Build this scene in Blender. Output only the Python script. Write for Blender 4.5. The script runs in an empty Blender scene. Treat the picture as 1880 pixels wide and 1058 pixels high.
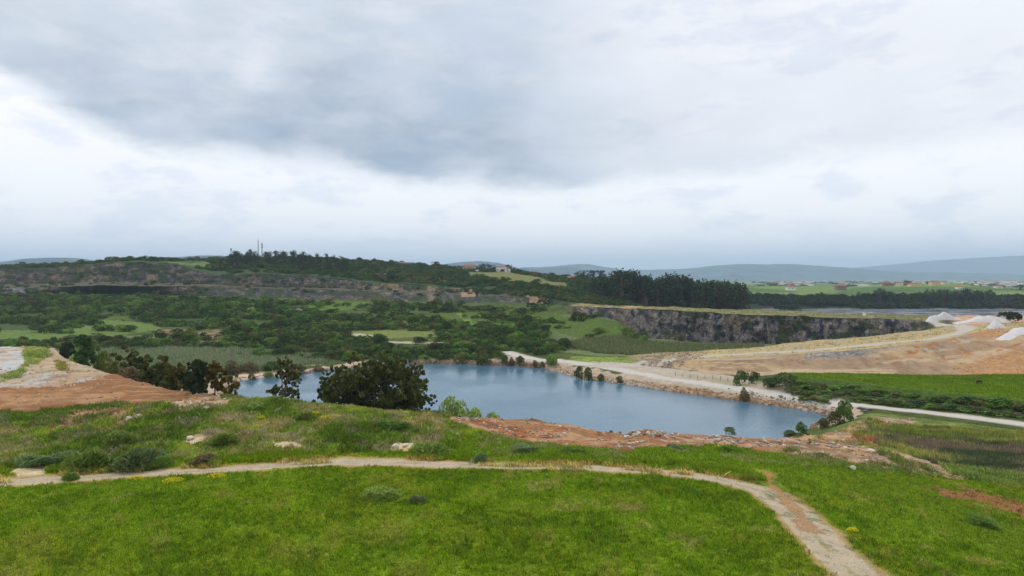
import bpy, math, random
import numpy as np
rng = np.random.default_rng(7); random.seed(7)
S = bpy.context.scene
COL = S.collection
F = 1270.0; CZ = 40.0; HY = 512.0            # focal length in photo pixels, camera height, horizon row

# ------------------------------------------------------------------ camera
cd = bpy.data.cameras.new("camera"); cam = bpy.data.objects.new("camera", cd); COL.objects.link(cam)
cam.location = (0, 0, CZ); cam.rotation_euler = (math.radians(90), 0, 0)
cd.sensor_width = 36; cd.lens = 36 * F / 1880; cd.shift_y = -17 / 1880
cd.clip_start = 0.5; cd.clip_end = 60000
S.camera = cam
S.view_settings.view_transform = 'Standard'; S.view_settings.look = 'None'
S.view_settings.exposure = 0.15; S.view_settings.gamma = 1.0
S.render.engine = 'CYCLES'
S.cycles.max_bounces = 6; S.cycles.diffuse_bounces = 3; S.cycles.glossy_bounces = 3; S.cycles.transmission_bounces = 2
S.cycles.volume_bounces = 2; S.cycles.transparent_max_bounces = 6; S.cycles.use_denoising = True

# ------------------------------------------------------------------ node helpers
class NT:
    def __init__(s, nt): s.nt = nt; s.n = nt.nodes; s.l = nt.links
    def node(s, t, **kw):
        n = s.n.new(t)
        for k, v in kw.items():
            if k.startswith('i_'):
                key = k[2:]; key = int(key) if key.isdigit() else key.replace('_', ' ')
                s.put(n.inputs[key], v)
            else: setattr(n, k, v)
        return n
    def put(s, sock, v):
        if isinstance(v, bpy.types.NodeSocket): s.l.new(v, sock)
        elif isinstance(v, bpy.types.Node): s.l.new(v.outputs[0], sock)
        else:
            try: sock.default_value = v
            except Exception: sock.default_value = tuple(v) + (1,)
    def m(s, op, a, b=0.0, c=0.0, clamp=False):
        n = s.n.new('ShaderNodeMath'); n.operation = op; n.use_clamp = clamp
        s.put(n.inputs[0], a); s.put(n.inputs[1], b); s.put(n.inputs[2], c); return n.outputs[0]
    def vm(s, op, a, b=(0, 0, 0)):
        n = s.n.new('ShaderNodeVectorMath'); n.operation = op
        s.put(n.inputs[0], a)
        if op == 'SCALE': s.put(n.inputs[3], b)
        else: s.put(n.inputs[1], b)
        return n.outputs[0]
    def mr(s, v, a, b, c=0.0, d=1.0, smooth=True):
        n = s.n.new('ShaderNodeMapRange'); n.interpolation_type = 'SMOOTHSTEP' if smooth else 'LINEAR'
        for i, x in enumerate((v, a, b, c, d)): s.put(n.inputs[i], x)
        return n.outputs[0]
    def mix(s, f, a, b, mode='MIX'):
        n = s.n.new('ShaderNodeMix'); n.data_type = 'RGBA'; n.blend_type = mode; n.clamp_factor = True
        s.put(n.inputs[0], f); s.put(n.inputs[6], a); s.put(n.inputs[7], b); return n.outputs[2]
    def noise(s, vec, scale, detail=4, rough=0.55, dist=0.0, out=0):
        n = s.n.new('ShaderNodeTexNoise'); n.inputs['Scale'].default_value = scale
        n.inputs['Detail'].default_value = detail; n.inputs['Roughness'].default_value = rough
        n.inputs['Distortion'].default_value = dist
        if vec is not None: s.put(n.inputs['Vector'], vec)
        return n.outputs[out]
    def ramp(s, v, pts):
        n = s.n.new('ShaderNodeValToRGB'); s.put(n.inputs[0], v); e = n.color_ramp.elements
        while len(e) < len(pts): e.new(0.5)
        for q, (p, c) in zip(e, pts):
            q.position = p; q.color = (c, c, c, 1) if not hasattr(c, '__len__') else tuple(c) + (1,)
        return n.outputs[0]

def lin(r, g, b): return tuple(((x / 255) / 12.92 if x <= 10 else ((x / 255 + .055) / 1.055) ** 2.4) for x in (r, g, b))

# ------------------------------------------------------------------ world: overcast sky
SUN_EL, SUN_AZ = math.radians(52), math.radians(-50)       # azimuth from +Y towards +X
W = bpy.data.worlds.new("World"); S.world = W; W.use_nodes = True
t = NT(W.node_tree); t.n.clear()
geo = t.node('ShaderNodeTexCoord').outputs['Generated']
sep = t.node('ShaderNodeSeparateXYZ', i_0=geo)
X, Y, Z = sep.outputs
hlen = t.m('SQRT', t.m('ADD', t.m('MULTIPLY', X, X), t.m('MULTIPLY', Y, Y)))
te = t.m('DIVIDE', Z, t.m('MAXIMUM', hlen, 0.02))                         # tan(elevation)
az = t.m('MULTIPLY', t.m('ARCTAN2', X, Y), 57.29578)                      # degrees, 0 = straight ahead
# cloud-deck coordinates: flat layer seen in perspective
zz = t.m('ADD', t.m('MAXIMUM', Z, 0.0), 0.16)
P = t.node('ShaderNodeCombineXYZ', i_0=t.m('DIVIDE', X, zz), i_1=t.m('DIVIDE', Y, zz), i_2=0.0).outputs[0]
n1 = t.noise(P, 0.55, 7, 0.55, 0.4); n2 = t.noise(t.vm('ADD', P, (9, 3, 1)), 1.5, 7, 0.58, 0.3)
n3 = t.noise(t.vm('ADD', P, (2, 7, 5)), 0.28, 3, 0.5, 0.2)
P2 = t.vm('MULTIPLY', geo, (1, 1, 2.6)); nf = t.noise(P2, 5.0, 7, 0.57, 0.35); nff = t.noise(P2, 11.0, 6, 0.55, 0.2)
azr = t.mr(az, -45, 45, 0, 1, False)
def A(px): return (math.degrees(math.atan((px - 940) / F)) + 45) / 90
def TE(px, py): return (HY - py) / F * math.cos(math.atan((px - 940) / F))
edge = t.ramp(azr, [(0, .30), (A(0), TE(0, 160)), (A(130), TE(130, 240)), (A(260), TE(260, 285)), (A(450), TE(450, 312)), (A(700), TE(700, 345)),
                    (A(900), TE(900, 362)), (A(1060), TE(1060, 362)), (A(1250), .13), (1, .16)])
n4 = t.noise(P2, 16.0, 5, 0.6, 0.3)
ej = t.m('ADD', t.m('MULTIPLY', t.m('SUBTRACT', nf, .5), .10), t.m('MULTIPLY', t.m('SUBTRACT', n4, .5), .035))
dd = t.m('ADD', t.m('SUBTRACT', te, edge), ej)
mk = t.mr(dd, -0.004, 0.042)
azn = t.m('ADD', azr, t.m('MULTIPLY', t.m('SUBTRACT', n1, .5), .45))
strg = t.ramp(azn, [(0, .8), (A(0), .8), (A(600), 1.0), (A(960), .92), (A(1100), .62), (A(1230), .42), (A(1500), .34), (1, .30)])
mk = t.m('MULTIPLY', mk, strg)
topl = t.mr(te, .18, .42, 1.0, .70)                                      # cloud thins upward
mk = t.m('MULTIPLY', mk, topl)
# thin bright break in the dark deck
daz = t.m('DIVIDE', t.m('SUBTRACT', az, math.degrees(math.atan((465 - 940) / F))), 2.0)
dte = t.m('DIVIDE', t.m('SUBTRACT', te, TE(460, 130)), .034)
gl = t.m('EXPONENT', t.m('MULTIPLY', t.m('ADD', t.m('MULTIPLY', daz, daz), t.m('MULTIPLY', dte, dte)), -1.0))
gl = t.m('MULTIPLY', gl, t.mr(nf, .35, .6, .5, 1.0))
mk = t.m('MULTIPLY', mk, t.m('SUBTRACT', 1.0, t.m('MULTIPLY', gl, .55)))
mk = t.m('MULTIPLY', mk, t.mr(t.m('ADD', t.m('MULTIPLY', n1, .4), t.m('ADD', t.m('MULTIPLY', nf, .4), t.m('MULTIPLY', nff, .2))), .36, .62, .50, 1.15))
hor = t.mr(te, -0.01, 0.10)
bright = t.mix(hor, lin(214, 218, 240) + (1,), lin(252, 250, 254) + (1,))
wisp = t.m('ADD', t.m('MULTIPLY', t.mr(nf, .36, .62), .6), t.m('MULTIPLY', t.mr(n2, .36, .62), .4))
bright = t.mix(t.m('MULTIPLY', wisp, t.mr(te, .015, .09)), bright, lin(252, 253, 255) + (1,))
lowgrey = t.m('MULTIPLY', t.mr(t.m('ADD', t.m('MULTIPLY', n4, .4), t.m('MULTIPLY', nf, .6)), .50, .38), .45)
bright = t.mix(lowgrey, bright, lin(212, 221, 240) + (1,))
dark = t.mix(t.mr(nf, .3, .7), lin(130, 149, 170) + (1,), lin(174, 188, 207) + (1,))
cloud = t.mix(mk, bright, dark)
sky = t.node('ShaderNodeTexSky', sky_type='NISHITA', sun_disc=False, sun_elevation=SUN_EL, sun_rotation=SUN_AZ)
skyc = t.vm('SCALE', sky.outputs[0], 0.10)
allsky = t.mix(0.03, cloud, skyc)
# below the horizon the deck simply ends in horizon grey (hidden by the ground)
bg = t.node('ShaderNodeBackground', i_0=allsky, i_1=1.06)
t.l.new(bg.outputs[0], t.node('ShaderNodeOutputWorld').inputs[0])

sd = bpy.data.lights.new("sun", 'SUN'); so = bpy.data.objects.new("sun", sd); COL.objects.link(so)
sd.energy = 1.2; sd.angle = math.radians(12); sd.color = (1, .96, .9)
so.rotation_euler = (math.radians(90) - SUN_EL, 0, -SUN_AZ + math.pi)   # shines from azimuth SUN_AZ
# light travels towards -Z of the lamp: place it so that it comes from the sun's azimuth
from mathutils import Vector
sv = Vector((math.sin(SUN_AZ) * math.cos(SUN_EL), math.cos(SUN_AZ) * math.cos(SUN_EL), math.sin(SUN_EL)))
so.rotation_euler = sv.to_track_quat('Z', 'Y').to_euler()

# ------------------------------------------------------------------ numpy noise
def _hash(ix, iy, iz, seed):
    h = (ix.astype(np.int64) * 374761393 + iy.astype(np.int64) * 668265263 + iz.astype(np.int64) * 2147483647 + seed * 974634777) & 0xffffffff
    h = ((h ^ (h >> 13)) * 1274126177) & 0xffffffff
    h = ((h ^ (h >> 16)) * 2246822519) & 0xffffffff
    return ((h ^ (h >> 15)) & 0xffff) / 65535.0
def vnoise(x, y, seed=0):
    x = np.asarray(x, float); y = np.asarray(y, float)
    ix = np.floor(x); iy = np.floor(y); fx = x - ix; fy = y - iy
    fx = fx * fx * (3 - 2 * fx); fy = fy * fy * (3 - 2 * fy); z = np.zeros_like(ix)
    a = _hash(ix, iy, z, seed); b = _hash(ix + 1, iy, z, seed); c = _hash(ix, iy + 1, z, seed); d = _hash(ix + 1, iy + 1, z, seed)
    return (a + (b - a) * fx) * (1 - fy) + (c + (d - c) * fx) * fy
def fbm(x, y, octs=4, seed=0, gain=.5):
    s = 0; a = 1; n = 0
    for o in range(octs):
        s = s + a * vnoise(x * 2 ** o + 17.3 * o, y * 2 ** o - 9.1 * o, seed + o); n += a; a *= gain
    return s / n          # 0..1
def sst(x, a, b): q = np.clip((x - a) / (b - a), 0, 1); return q * q * (3 - 2 * q)

# ------------------------------------------------------------------ terrain: lofted between surveyed feature lines
def Yp(px, py, z): return (px, F * (CZ - z) / (py - HY), z)          # where the ray of (px,py) meets height z
def Zd(px, D, z): return (px, D, z)
def Wd(px, py, D): return (px, D, CZ - (py - HY) * D / F)
L = []
L.append([Zd(-600, 3, 13.4), Zd(2400, 3, 12)])
L.append([Yp(-600, 1058, 13.3), Yp(1500, 1058, 13.2), Yp(1880, 1058, 10.5), Yp(2400, 1058, 8)])
L.append([Yp(-600, 920, 13), Yp(0, 890, 13), Yp(200, 872, 13), Yp(400, 862, 13), Yp(640, 850, 13), Yp(940, 858, 13), Yp(1300, 880, 12.8), Yp(1450, 885, 11.5), Yp(1600, 900, 9.5), Yp(1880, 930, 7), Yp(2400, 940, 5)])
L.append([Yp(-600, 890, 13), Yp(0, 862, 13.2), Yp(400, 842, 13.2), Yp(700, 830, 13.3), Yp(940, 838, 13), Yp(1150, 848, 12.6), Yp(1350, 846, 12), Yp(1500, 858, 9.8), Yp(1700, 875, 6), Yp(1880, 893, 4.5), Yp(2400, 900, 4)])
L.append([Yp(-600, 790, 14), Yp(0, 768, 14.2), Yp(200, 765, 15), Yp(330, 741, 16.6), Yp(440, 735, 17.5), Yp(560, 743, 17), Yp(700, 756, 16), Yp(820, 770, 14.6), Yp(900, 793, 12.5), Yp(1000, 814, 11.6), Yp(1150, 827, 10.8), Yp(1300, 821, 10.5), Yp(1450, 835, 9), Yp(1600, 838, 7), Yp(1750, 850, 4), Yp(1880, 870, 3), Yp(2400, 880, 2)])
L.append([Yp(-600, 634, 16), Yp(0, 634, 16), Yp(88, 636, 16), Yp(125, 660, 15.5), Yp(200, 684, 15), Yp(300, 712, 15), Yp(390, 723, 15), Zd(440, 134, 16.6), Zd(560, 132, 16.2), Zd(700, 133, 14.8), Zd(800, 133.5, 13.4), Yp(850, 765, 13.4), Yp(980, 770, 12.6), Yp(1060, 784, 11.5), Yp(1140, 797, 10.5), Yp(1180, 790, 11), Yp(1330, 799, 9.6), Yp(1440, 806, 8.2), Yp(1530, 797, 6), Yp(1600, 768, 4.2), Yp(1700, 790, 2), Yp(1880, 801, 2), Zd(2400, 140, 2)])
L.append([Zd(-600, 300, 4), Zd(0, 290, 4), Zd(90, 280, 4), Zd(200, 225, 3), Zd(300, 192, 2), Zd(400, 172, .8), Zd(450, 160, -1), Zd(800, 160, -1), Zd(1140, 156, -1), Zd(1400, 160, -1), Zd(1470, 165, .4), Zd(1530, 178, 1.5), Yp(1600, 756, 3), Yp(1750, 775, 3), Yp(1880, 791, 2.8), Zd(2400, 150, 3)])
L.append([Zd(-600, 410, 4), Zd(0, 394, 4), Yp(200, 660, 1.2), Yp(300, 672, 1), Yp(440, 690, .4), Yp(560, 684, .4), Yp(700, 669, .4), Yp(900, 668, .4), Yp(1000, 677, .4), Yp(1100, 696, .4), Yp(1200, 712, .4), Yp(1300, 726, .4), Yp(1400, 740, .4), Yp(1500, 753, .5), Yp(1560, 744, 3), Yp(1750, 762, 3), Yp(1880, 776, 3), Zd(2400, 162, 3)])
L.append([Zd(-600, 440, 4), Zd(0, 430, 4.2), Yp(200, 645, 2), Yp(300, 655, 1.5), Yp(440, 676, 1.2), Yp(560, 673, 1.2), Yp(700, 661, 1.4), Yp(900, 661, 1.6), Yp(1000, 666, 2), Yp(1100, 679, 2.8), Yp(1200, 693, 3), Yp(1300, 707, 3), Yp(1400, 721, 3), Yp(1500, 734, 3), Yp(1560, 738, 3), Yp(1750, 754, 3.2), Yp(1880, 768, 3.2), Zd(2400, 168, 3.2)])
L.append([Zd(-600, 500, 5), Yp(0, 610, 4.5), Yp(200, 625, 3), Yp(300, 640, 2), Yp(440, 650, 2), Yp(560, 655, 2), Yp(700, 650, 2), Yp(900, 650, 2), Yp(1000, 656, 2.6), Yp(1100, 669, 3.4), Yp(1200, 681, 3.5), Yp(1300, 693, 3.5), Yp(1390, 702, 3.6), Yp(1450, 692, 6.5), Yp(1600, 704, 7), Yp(1750, 722, 7), Yp(1880, 735, 7), Zd(2400, 178, 7)])
L.append([Zd(-600, 560, 6), Yp(0, 595, 6), Yp(200, 605, 5), Yp(440, 630, 3.5), Yp(700, 630, 3.5), Yp(900, 632, 3.5), Yp(1000, 652, 3), Yp(1100, 664, 4), Yp(1200, 675, 4), Yp(1300, 688, 4), Yp(1400, 692, 4.5), Yp(1450, 685, 7), Yp(1600, 687, 7), Yp(1750, 689, 7.3), Yp(1880, 688, 8), Zd(2400, 235, 9)])
L.append([Zd(-600, 600, 9), Yp(0, 583, 8), Yp(200, 590, 7), Yp(440, 615, 5), Yp(700, 622, 4.5), Yp(900, 625, 4), Yp(1000, 648, 3.2), Yp(1100, 660, 4.5), Yp(1200, 664, 6), Yp(1300, 659, 8.3), Yp(1400, 654, 10.3), Yp(1500, 648, 12.3), Yp(1600, 640, 13.8), Yp(1700, 630, 15.3), Yp(1765, 618, 16.6), Yp(1800, 606, 18.3), Yp(1840, 600, 19.8), Yp(1880, 612, 19), Zd(2400, 280, 17)])
L.append([Zd(-600, 640, 12), Yp(0, 570, 12), Yp(200, 575, 11), Yp(440, 595, 8), Yp(700, 600, 7), Yp(900, 605, 7), Yp(1000, 642, 3), Yp(1100, 654, 4), Yp(1200, 650, 6), Yp(1300, 642, 8.5), Yp(1400, 635, 10.5), Yp(1500, 625, 12.5), Yp(1600, 615, 14), Yp(1690, 605, 15), Yp(1770, 597, 16.4), Yp(1850, 594, 17), Yp(1880, 592, 16.5), Zd(2400, 350, 14)])
# foot of the inner bank on the pit floor
L.append([Zd(-600, 660, 13), Zd(0, 630, 12.5), Zd(200, 600, 12), Zd(440, 500, 9), Zd(700, 490, 8), Zd(900, 462, 7.5), Zd(1000, 372, 3), Zd(1100, 352, 1.6), Zd(1200, 330, 1.5), Zd(1300, 326, 1.2), Zd(1500, 330, .8), Zd(1600, 342, 2), Zd(1680, 362, 9), Zd(1740, 368, 15), Zd(1800, 362, 16.4), Zd(1880, 370, 15.5), Zd(2400, 370, 13)])
# foot of the cliff
L.append([Zd(-600, 700, 18), Yp(0, 556, 17), Yp(200, 560, 16), Yp(440, 572, 13.5), Yp(700, 577, 12), Yp(900, 590, 9.5), Zd(1000, 490, 12), Zd(1040, 518, 13), Zd(1100, 490, 13.4), Zd(1140, 466, 11.5), Zd(1162, 452, 4), Zd(1200, 436, 1.5), Zd(1300, 418, 1.2), Zd(1500, 405, .8), Zd(1600, 400, 1.5), Zd(1670, 393, 6), Zd(1725, 388, 13.8), Zd(1800, 388, 15.5), Zd(1880, 392, 14), Zd(2400, 395, 12)])
L.append([Zd(-600, 820, 22), Yp(0, 541, 22), Yp(200, 540, 22), Yp(440, 546, 20.5), Yp(700, 552, 17.5), Yp(850, 555, 17), Wd(960, 556, 640), Wd(1010, 560, 560), Wd(1040, 562, 525), Wd(1100, 564, 497), Wd(1140, 566, 472), Wd(1200, 569, 444), Wd(1300, 574, 427), Wd(1417, 579, 415), Wd(1525, 583, 412), Wd(1620, 585, 406), Wd(1670, 588, 400), Wd(1725, 595, 394), Wd(1800, 590, 400), Wd(1880, 589, 405), Zd(2400, 405, 12.5)])
L.append([Wd(-600, 530, 840), Wd(0, 530, 806), Wd(100, 527, 800), Wd(200, 524, 785), Wd(340, 527, 775), Wd(440, 528, 765), Wd(700, 536, 748), Wd(850, 542, 728), Wd(960, 547, 650), Wd(1010, 552, 575), Wd(1040, 557, 548), Wd(1100, 559, 518), Wd(1140, 560, 500), Wd(1200, 563, 482), Wd(1300, 566, 478), Wd(1400, 570, 472), Wd(1500, 575, 461), Wd(1600, 579, 450), Wd(1680, 583, 440), Wd(1800, 586, 438), Zd(1880, 440, 13), Zd(2400, 440, 12)])
L.append([Wd(-600, 524, 880), Wd(0, 524, 850), Wd(200, 517, 820), Wd(340, 521, 800), Wd(440, 526, 795), Wd(700, 532, 775), Wd(850, 537, 755), Wd(960, 541, 690), Wd(1010, 545, 620), Wd(1040, 548, 640), Zd(1100, 620, 16), Zd(1200, 600, 9), Zd(1400, 620, 5), Zd(1500, 640, 4), Zd(1600, 640, 6), Zd(1880, 640, 6), Zd(2400, 640, 5)])
L.append([Wd(-600, 497, 900), Wd(0, 497, 866), Wd(60, 493, 862), Wd(160, 488, 850), Wd(200, 483, 838), Wd(260, 481, 835), Wd(330, 485, 825), Wd(370, 499, 815), Wd(420, 506, 812), Wd(450, 500, 808), Wd(490, 502, 808), Wd(560, 506, 805), Wd(600, 511, 800), Wd(700, 520, 788), Wd(850, 530, 768), Wd(960, 533, 720), Wd(1010, 535, 700), Wd(1060, 535, 760), Zd(1140, 780, 16), Zd(1200, 690, 6), Zd(1400, 680, 1), Zd(1500, 690, .2), Zd(1700, 690, .2), Zd(2400, 690, .2)])
L.append([Wd(-600, 492, 1100), Wd(0, 493, 1060), Wd(100, 488, 1040), Wd(160, 482, 1000), Wd(200, 479, 980), Wd(260, 478, 980), Wd(340, 477, 1000), Wd(400, 475, 1020), Wd(430, 473, 1030), Wd(520, 475, 1030), Wd(600, 476, 1030), Wd(700, 482, 1030), Wd(800, 489, 1020), Wd(860, 495, 1020), Wd(920, 497, 1010), Wd(1000, 505, 1010), Wd(1040, 511, 1010), Wd(1140, 515, 960), Zd(1240, 850, 8), Zd(1370, 880, 3), Zd(1450, 900, .3), Zd(1880, 910, .3), Zd(2400, 915, .3)])
L.append([Zd(-600, 1250, 40), Zd(0, 1250, 40), Zd(400, 1300, 55), Zd(600, 1300, 55), Zd(900, 1250, 40), Zd(1040, 1200, 30), Zd(1140, 1060, 32), Zd(1240, 960, 14), Zd(1370, 950, 10), Zd(1450, 945, 10), Zd(1880, 945, 9), Zd(2400, 945, 9)])
L.append([Zd(-600, 1700, 15), Zd(0, 1700, 15), Zd(600, 1700, 20), Zd(1040, 1500, 15), Zd(1200, 1300, 22), Wd(1370, 524, 1330), Wd(1450, 524, 1330), Wd(1550, 526, 1330), Wd(1600, 525, 1330), Wd(1680, 520.5, 1330), Wd(1760, 519, 1300), Wd(1820, 526, 1250), Wd(1880, 531, 1200), Wd(2400, 530, 1200)])
L.append([Zd(-600, 2300, 2), Zd(1300, 2100, 4), Zd(2400, 2100, 4)])
L.append([Zd(-600, 6500, 20), Zd(2400, 6500, 20)])
L.append([Zd(-600, 25000, 4), Zd(2400, 25000, 4)])
#       0-1 1-2 2-3 3-4 4-5 5-6 6-7 7-8 8-9 9-10 10-11 11-12 12-13 13-14 14-15 15-16 16-17 17-18 18-19 19-20 20-21 21-22 22-23 23-24
ROWS = [24, 170, 36, 110, 90, 26, 22, 26, 40, 34, 50, 44, 18, 56, 64, 34, 24, 44, 50, 14, 40, 14, 16, 10]
AMP = [.05, .12, .12, .35, .5, .3, .1, .25, .5, .8, .5, .2, .5, .9, 1.2, .6, .8, .8, 1.5, 1.5, 1.2, 1.0, .5, .5, .5]
thf = np.radians(np.linspace(-42, 42, 1180)); thb = np.radians(np.linspace(42, 318, 92))[1:-1]
TH = np.concatenate([thf, thb]); NC = len(TH); THW = np.where(TH > math.pi, TH - 2 * math.pi, TH)
nl = len(L); LR = np.zeros((nl, NC)); LZ = np.zeros((nl, NC))
for k, ln in enumerate(L):
    a = np.array(ln); th = np.arctan((a[:, 0] - 940) / F); r = a[:, 1] / np.cos(th); z = a[:, 2]
    # close the loop behind the camera
    th = np.concatenate([th, [th[0] + 2 * math.pi]]); r = np.append(r, r[0]); z = np.append(z, z[0])
    q = np.where(TH < th[0], TH + 2 * math.pi, TH)
    LR[k] = np.interp(q, th, r); LZ[k] = np.interp(q, th, z)
ker = np.exp(-0.5 * (np.arange(-14, 15) / 5.0) ** 2); ker /= ker.sum()
nf_ = len(thf)
for A_ in (LR, LZ):
    for k in range(nl):
        s = np.pad(A_[k, :nf_], 14, mode='reflect', reflect_type='odd'); A_[k, :nf_] = np.convolve(s, ker, 'valid')
R = []; Zt = []; KI = []; TT = []
for k, n in enumerate(ROWS):
    tt = np.arange(n) / n
    if k >= 22: tt = tt ** 1.0
    for q in tt:
        if k == 0 or k >= 21: rr = LR[k] * (LR[k + 1] / LR[k]) ** q; w = (rr - LR[k]) / (LR[k + 1] - LR[k])
        else: rr = LR[k] * (1 - q) + LR[k + 1] * q; w = q
        R.append(rr); Zt.append(LZ[k] * (1 - w) + LZ[k + 1] * w); KI.append(k); TT.append(q)
R.append(LR[-1]); Zt.append(LZ[-1]); KI.append(len(ROWS) - 1); TT.append(1.0)
R = np.array(R); Zt = np.array(Zt); KI = np.array(KI); TT = np.array(TT); NR = len(R)
PXC = np.where(np.abs(THW) < 1.2, 940 + F * np.tan(np.clip(THW, -1.2, 1.2)), np.where(THW > 0, 3000, -1200))
# cliff bands (row interval, column window)
cliffR = (KI == 14)[:, None] * sst(PXC, 1030, 1060)[None] * (1 - sst(PXC, 1690, 1735))[None]
cliffL1 = (KI == 15)[:, None] * (1 - sst(PXC, 985, 1020))[None]
cliffL2 = (KI == 17)[:, None] * (1 - sst(PXC, 880, 990))[None]
cliff = np.clip(cliffR + cliffL1 + cliffL2, 0, 1)
# these loft intervals were indexed foot->top: 14 (foot 14 -> top 15)
soft = np.ones((NR, NC))
near = np.abs(TT - .5)[:, None] * 0
hard = cliff.copy()
for _ in range(4): hard[1:-1] = np.maximum(hard[1:-1], np.maximum(hard[:-2], hard[2:]))
soft = 1 - hard
for _ in range(14):
    zs = Zt.copy(); zs[1:-1] = (Zt[:-2] + 2 * Zt[1:-1] + Zt[2:]) / 4; Zt = Zt + (zs - Zt) * soft
    rs = R.copy(); rs[1:-1] = (R[:-2] + 2 * R[1:-1] + R[2:]) / 4; R = R + (rs - R) * soft
GX = R * np.sin(TH)[None]; GY = R * np.cos(TH)[None]
# relief
amp = np.interp(KI + TT, np.arange(len(AMP)), AMP)[:, None] * np.ones((1, NC))
wl = np.clip(R / 14, 5, 60)
def relief(x, y, wl):
    return (fbm(x / 34, y / 34, 3, 3) - .5) * 1.6 * np.clip(wl / 14, 0, 2) + (fbm(x / 8, y / 8, 3, 5) - .5) * 1.3 + (fbm(x / 2.2, y / 2.2, 2, 9) - .5) * .45
nz = relief(GX, GY, wl)
Zt = Zt + nz * amp * (1 - cliff)
# rough ground on the mound and spoil: extra lumps
ru = ((KI == 3) | (KI == 4))[:, None] * 1.0
Zt += ru * (np.abs(fbm(GX / 5, GY / 5, 3, 21) - .5) * 1.6 - .25)
em_ = (KI == 10)[:, None] * sst(PXC, 1130, 1250)[None] * np.sin(np.pi * TT)[:, None]
AR0 = THW[None] * R
Zt += em_ * ((np.abs(fbm(AR0 / 7 + TT[:, None] * .6, TT[:, None] * 1.5, 4, 23) - .5) - .12) * 3.2 + (fbm(GX / 3, GY / 3, 3, 24) - .5) * 1.2)
# quarry face: displace radially with vertical buttresses and ledges
tv = TT[:, None]
ARC = THW[None] * np.interp(KI + 0.5, np.arange(len(LR)), LR.mean(1))[:, None]
bx = ARC / 9.0
butt = (fbm(bx, Zt / 26, 4, 31) - .5) * 9 + (fbm(ARC / 2.6, Zt / 7, 3, 33) - .5) * 3.6 + (vnoise(ARC / 14, Zt / 3.2, 37) - .5) * 2.6 + (np.abs(fbm(ARC / 5, Zt / 9, 3, 38) - .5) - .12) * 7
dr = butt * np.sin(np.pi * np.clip(tv * .86 + .1, 0, 1)) * cliff
R = R + dr; GX = R * np.sin(TH)[None]; GY = R * np.cos(TH)[None]
Zt += cliff * (fbm(GX / 2, GY / 2, 2, 41) - .5) * .8 * np.sin(np.pi * tv)
Zt += ((KI == 15) | (KI == 16))[:, None] * sst(PXC, 1030, 1060)[None] * (fbm(GX / 6, GY / 6, 3, 43) - .5) * 1.0

# ---- helpers that read the terrain
dth = thf[1] - thf[0]
def colidx(px): return int(np.clip(round((math.atan((px - 940) / F) - thf[0]) / dth), 0, nf_ - 1))
def hit(px, py):
    j = colidx(px); c = math.cos(thf[j]); pr = HY + F * (CZ - Zt[:, j]) / (R[:, j] * c)
    i = np.nonzero(pr[20:] <= py)[0]
    i = (i[0] + 20) if len(i) else NR - 1
    a, b = pr[i - 1], pr[i]; w = 0 if a == b else np.clip((a - py) / (a - b), 0, 1)
    r = R[i - 1, j] * (1 - w) + R[i, j] * w; z = Zt[i - 1, j] * (1 - w) + Zt[i, j] * w
    th = math.atan((px - 940) / F)
    return np.array([r * c / math.cos(th) * math.sin(th), r * c / math.cos(th) * math.cos(th), z])
def height(x, y):
    th = math.atan2(x, y); r = math.hypot(x, y)
    q = (th - thf[0]) / dth
    if q < 0 or q > nf_ - 1.01: j = int(np.argmin(np.abs(np.angle(np.exp(1j * (TH - th)))))); return float(np.interp(r, R[:, j], Zt[:, j]))
    j = int(q); w = q - j
    return float(np.interp(r, R[:, j], Zt[:, j]) * (1 - w) + np.interp(r, R[:, j + 1], Zt[:, j + 1]) * w)
def pworld(pts): return np.array([hit(*p)[:2] if len(p) == 2 else np.array(Dp(p[0], p[2])) for p in pts])
def Dp(px, D): return ((px - 940) / F * D, D)
def inpoly(x, y, poly):
    ins = np.zeros(x.shape, bool); n = len(poly)
    bb = (x >= poly[:, 0].min()) & (x <= poly[:, 0].max()) & (y >= poly[:, 1].min()) & (y <= poly[:, 1].max())
    xs = x[bb]; ys = y[bb]; r = np.zeros(xs.shape, bool)
    for i in range(n):
        x1, y1 = poly[i]; x2, y2 = poly[(i + 1) % n]
        if y1 == y2: continue
        c = ((y1 > ys) != (y2 > ys)) & (xs < (x2 - x1) * (ys - y1) / (y2 - y1) + x1); r ^= c
    ins[bb] = r; return ins
def pldist(x, y, line, m=30):
    d = np.full(x.shape, 1e9); tpar = np.zeros(x.shape); bb = (x > line[:, 0].min() - m) & (x < line[:, 0].max() + m) & (y > line[:, 1].min() - m) & (y < line[:, 1].max() + m)
    xs = x[bb]; ys = y[bb]; dm = np.full(xs.shape, 1e9)
    for i in range(len(line) - 1):
        ax, ay = line[i]; bx_, by = line[i + 1]; vx, vy = bx_ - ax, by - ay; l2 = vx * vx + vy * vy + 1e-9
        q = np.clip(((xs - ax) * vx + (ys - ay) * vy) / l2, 0, 1); dm = np.minimum(dm, np.hypot(xs - ax - q * vx, ys - ay - q * vy))
    d[bb] = dm; return d
def zp(px, py, z=0.0): D = F * (CZ - z) / (py - HY); return Dp(px, D)

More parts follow.
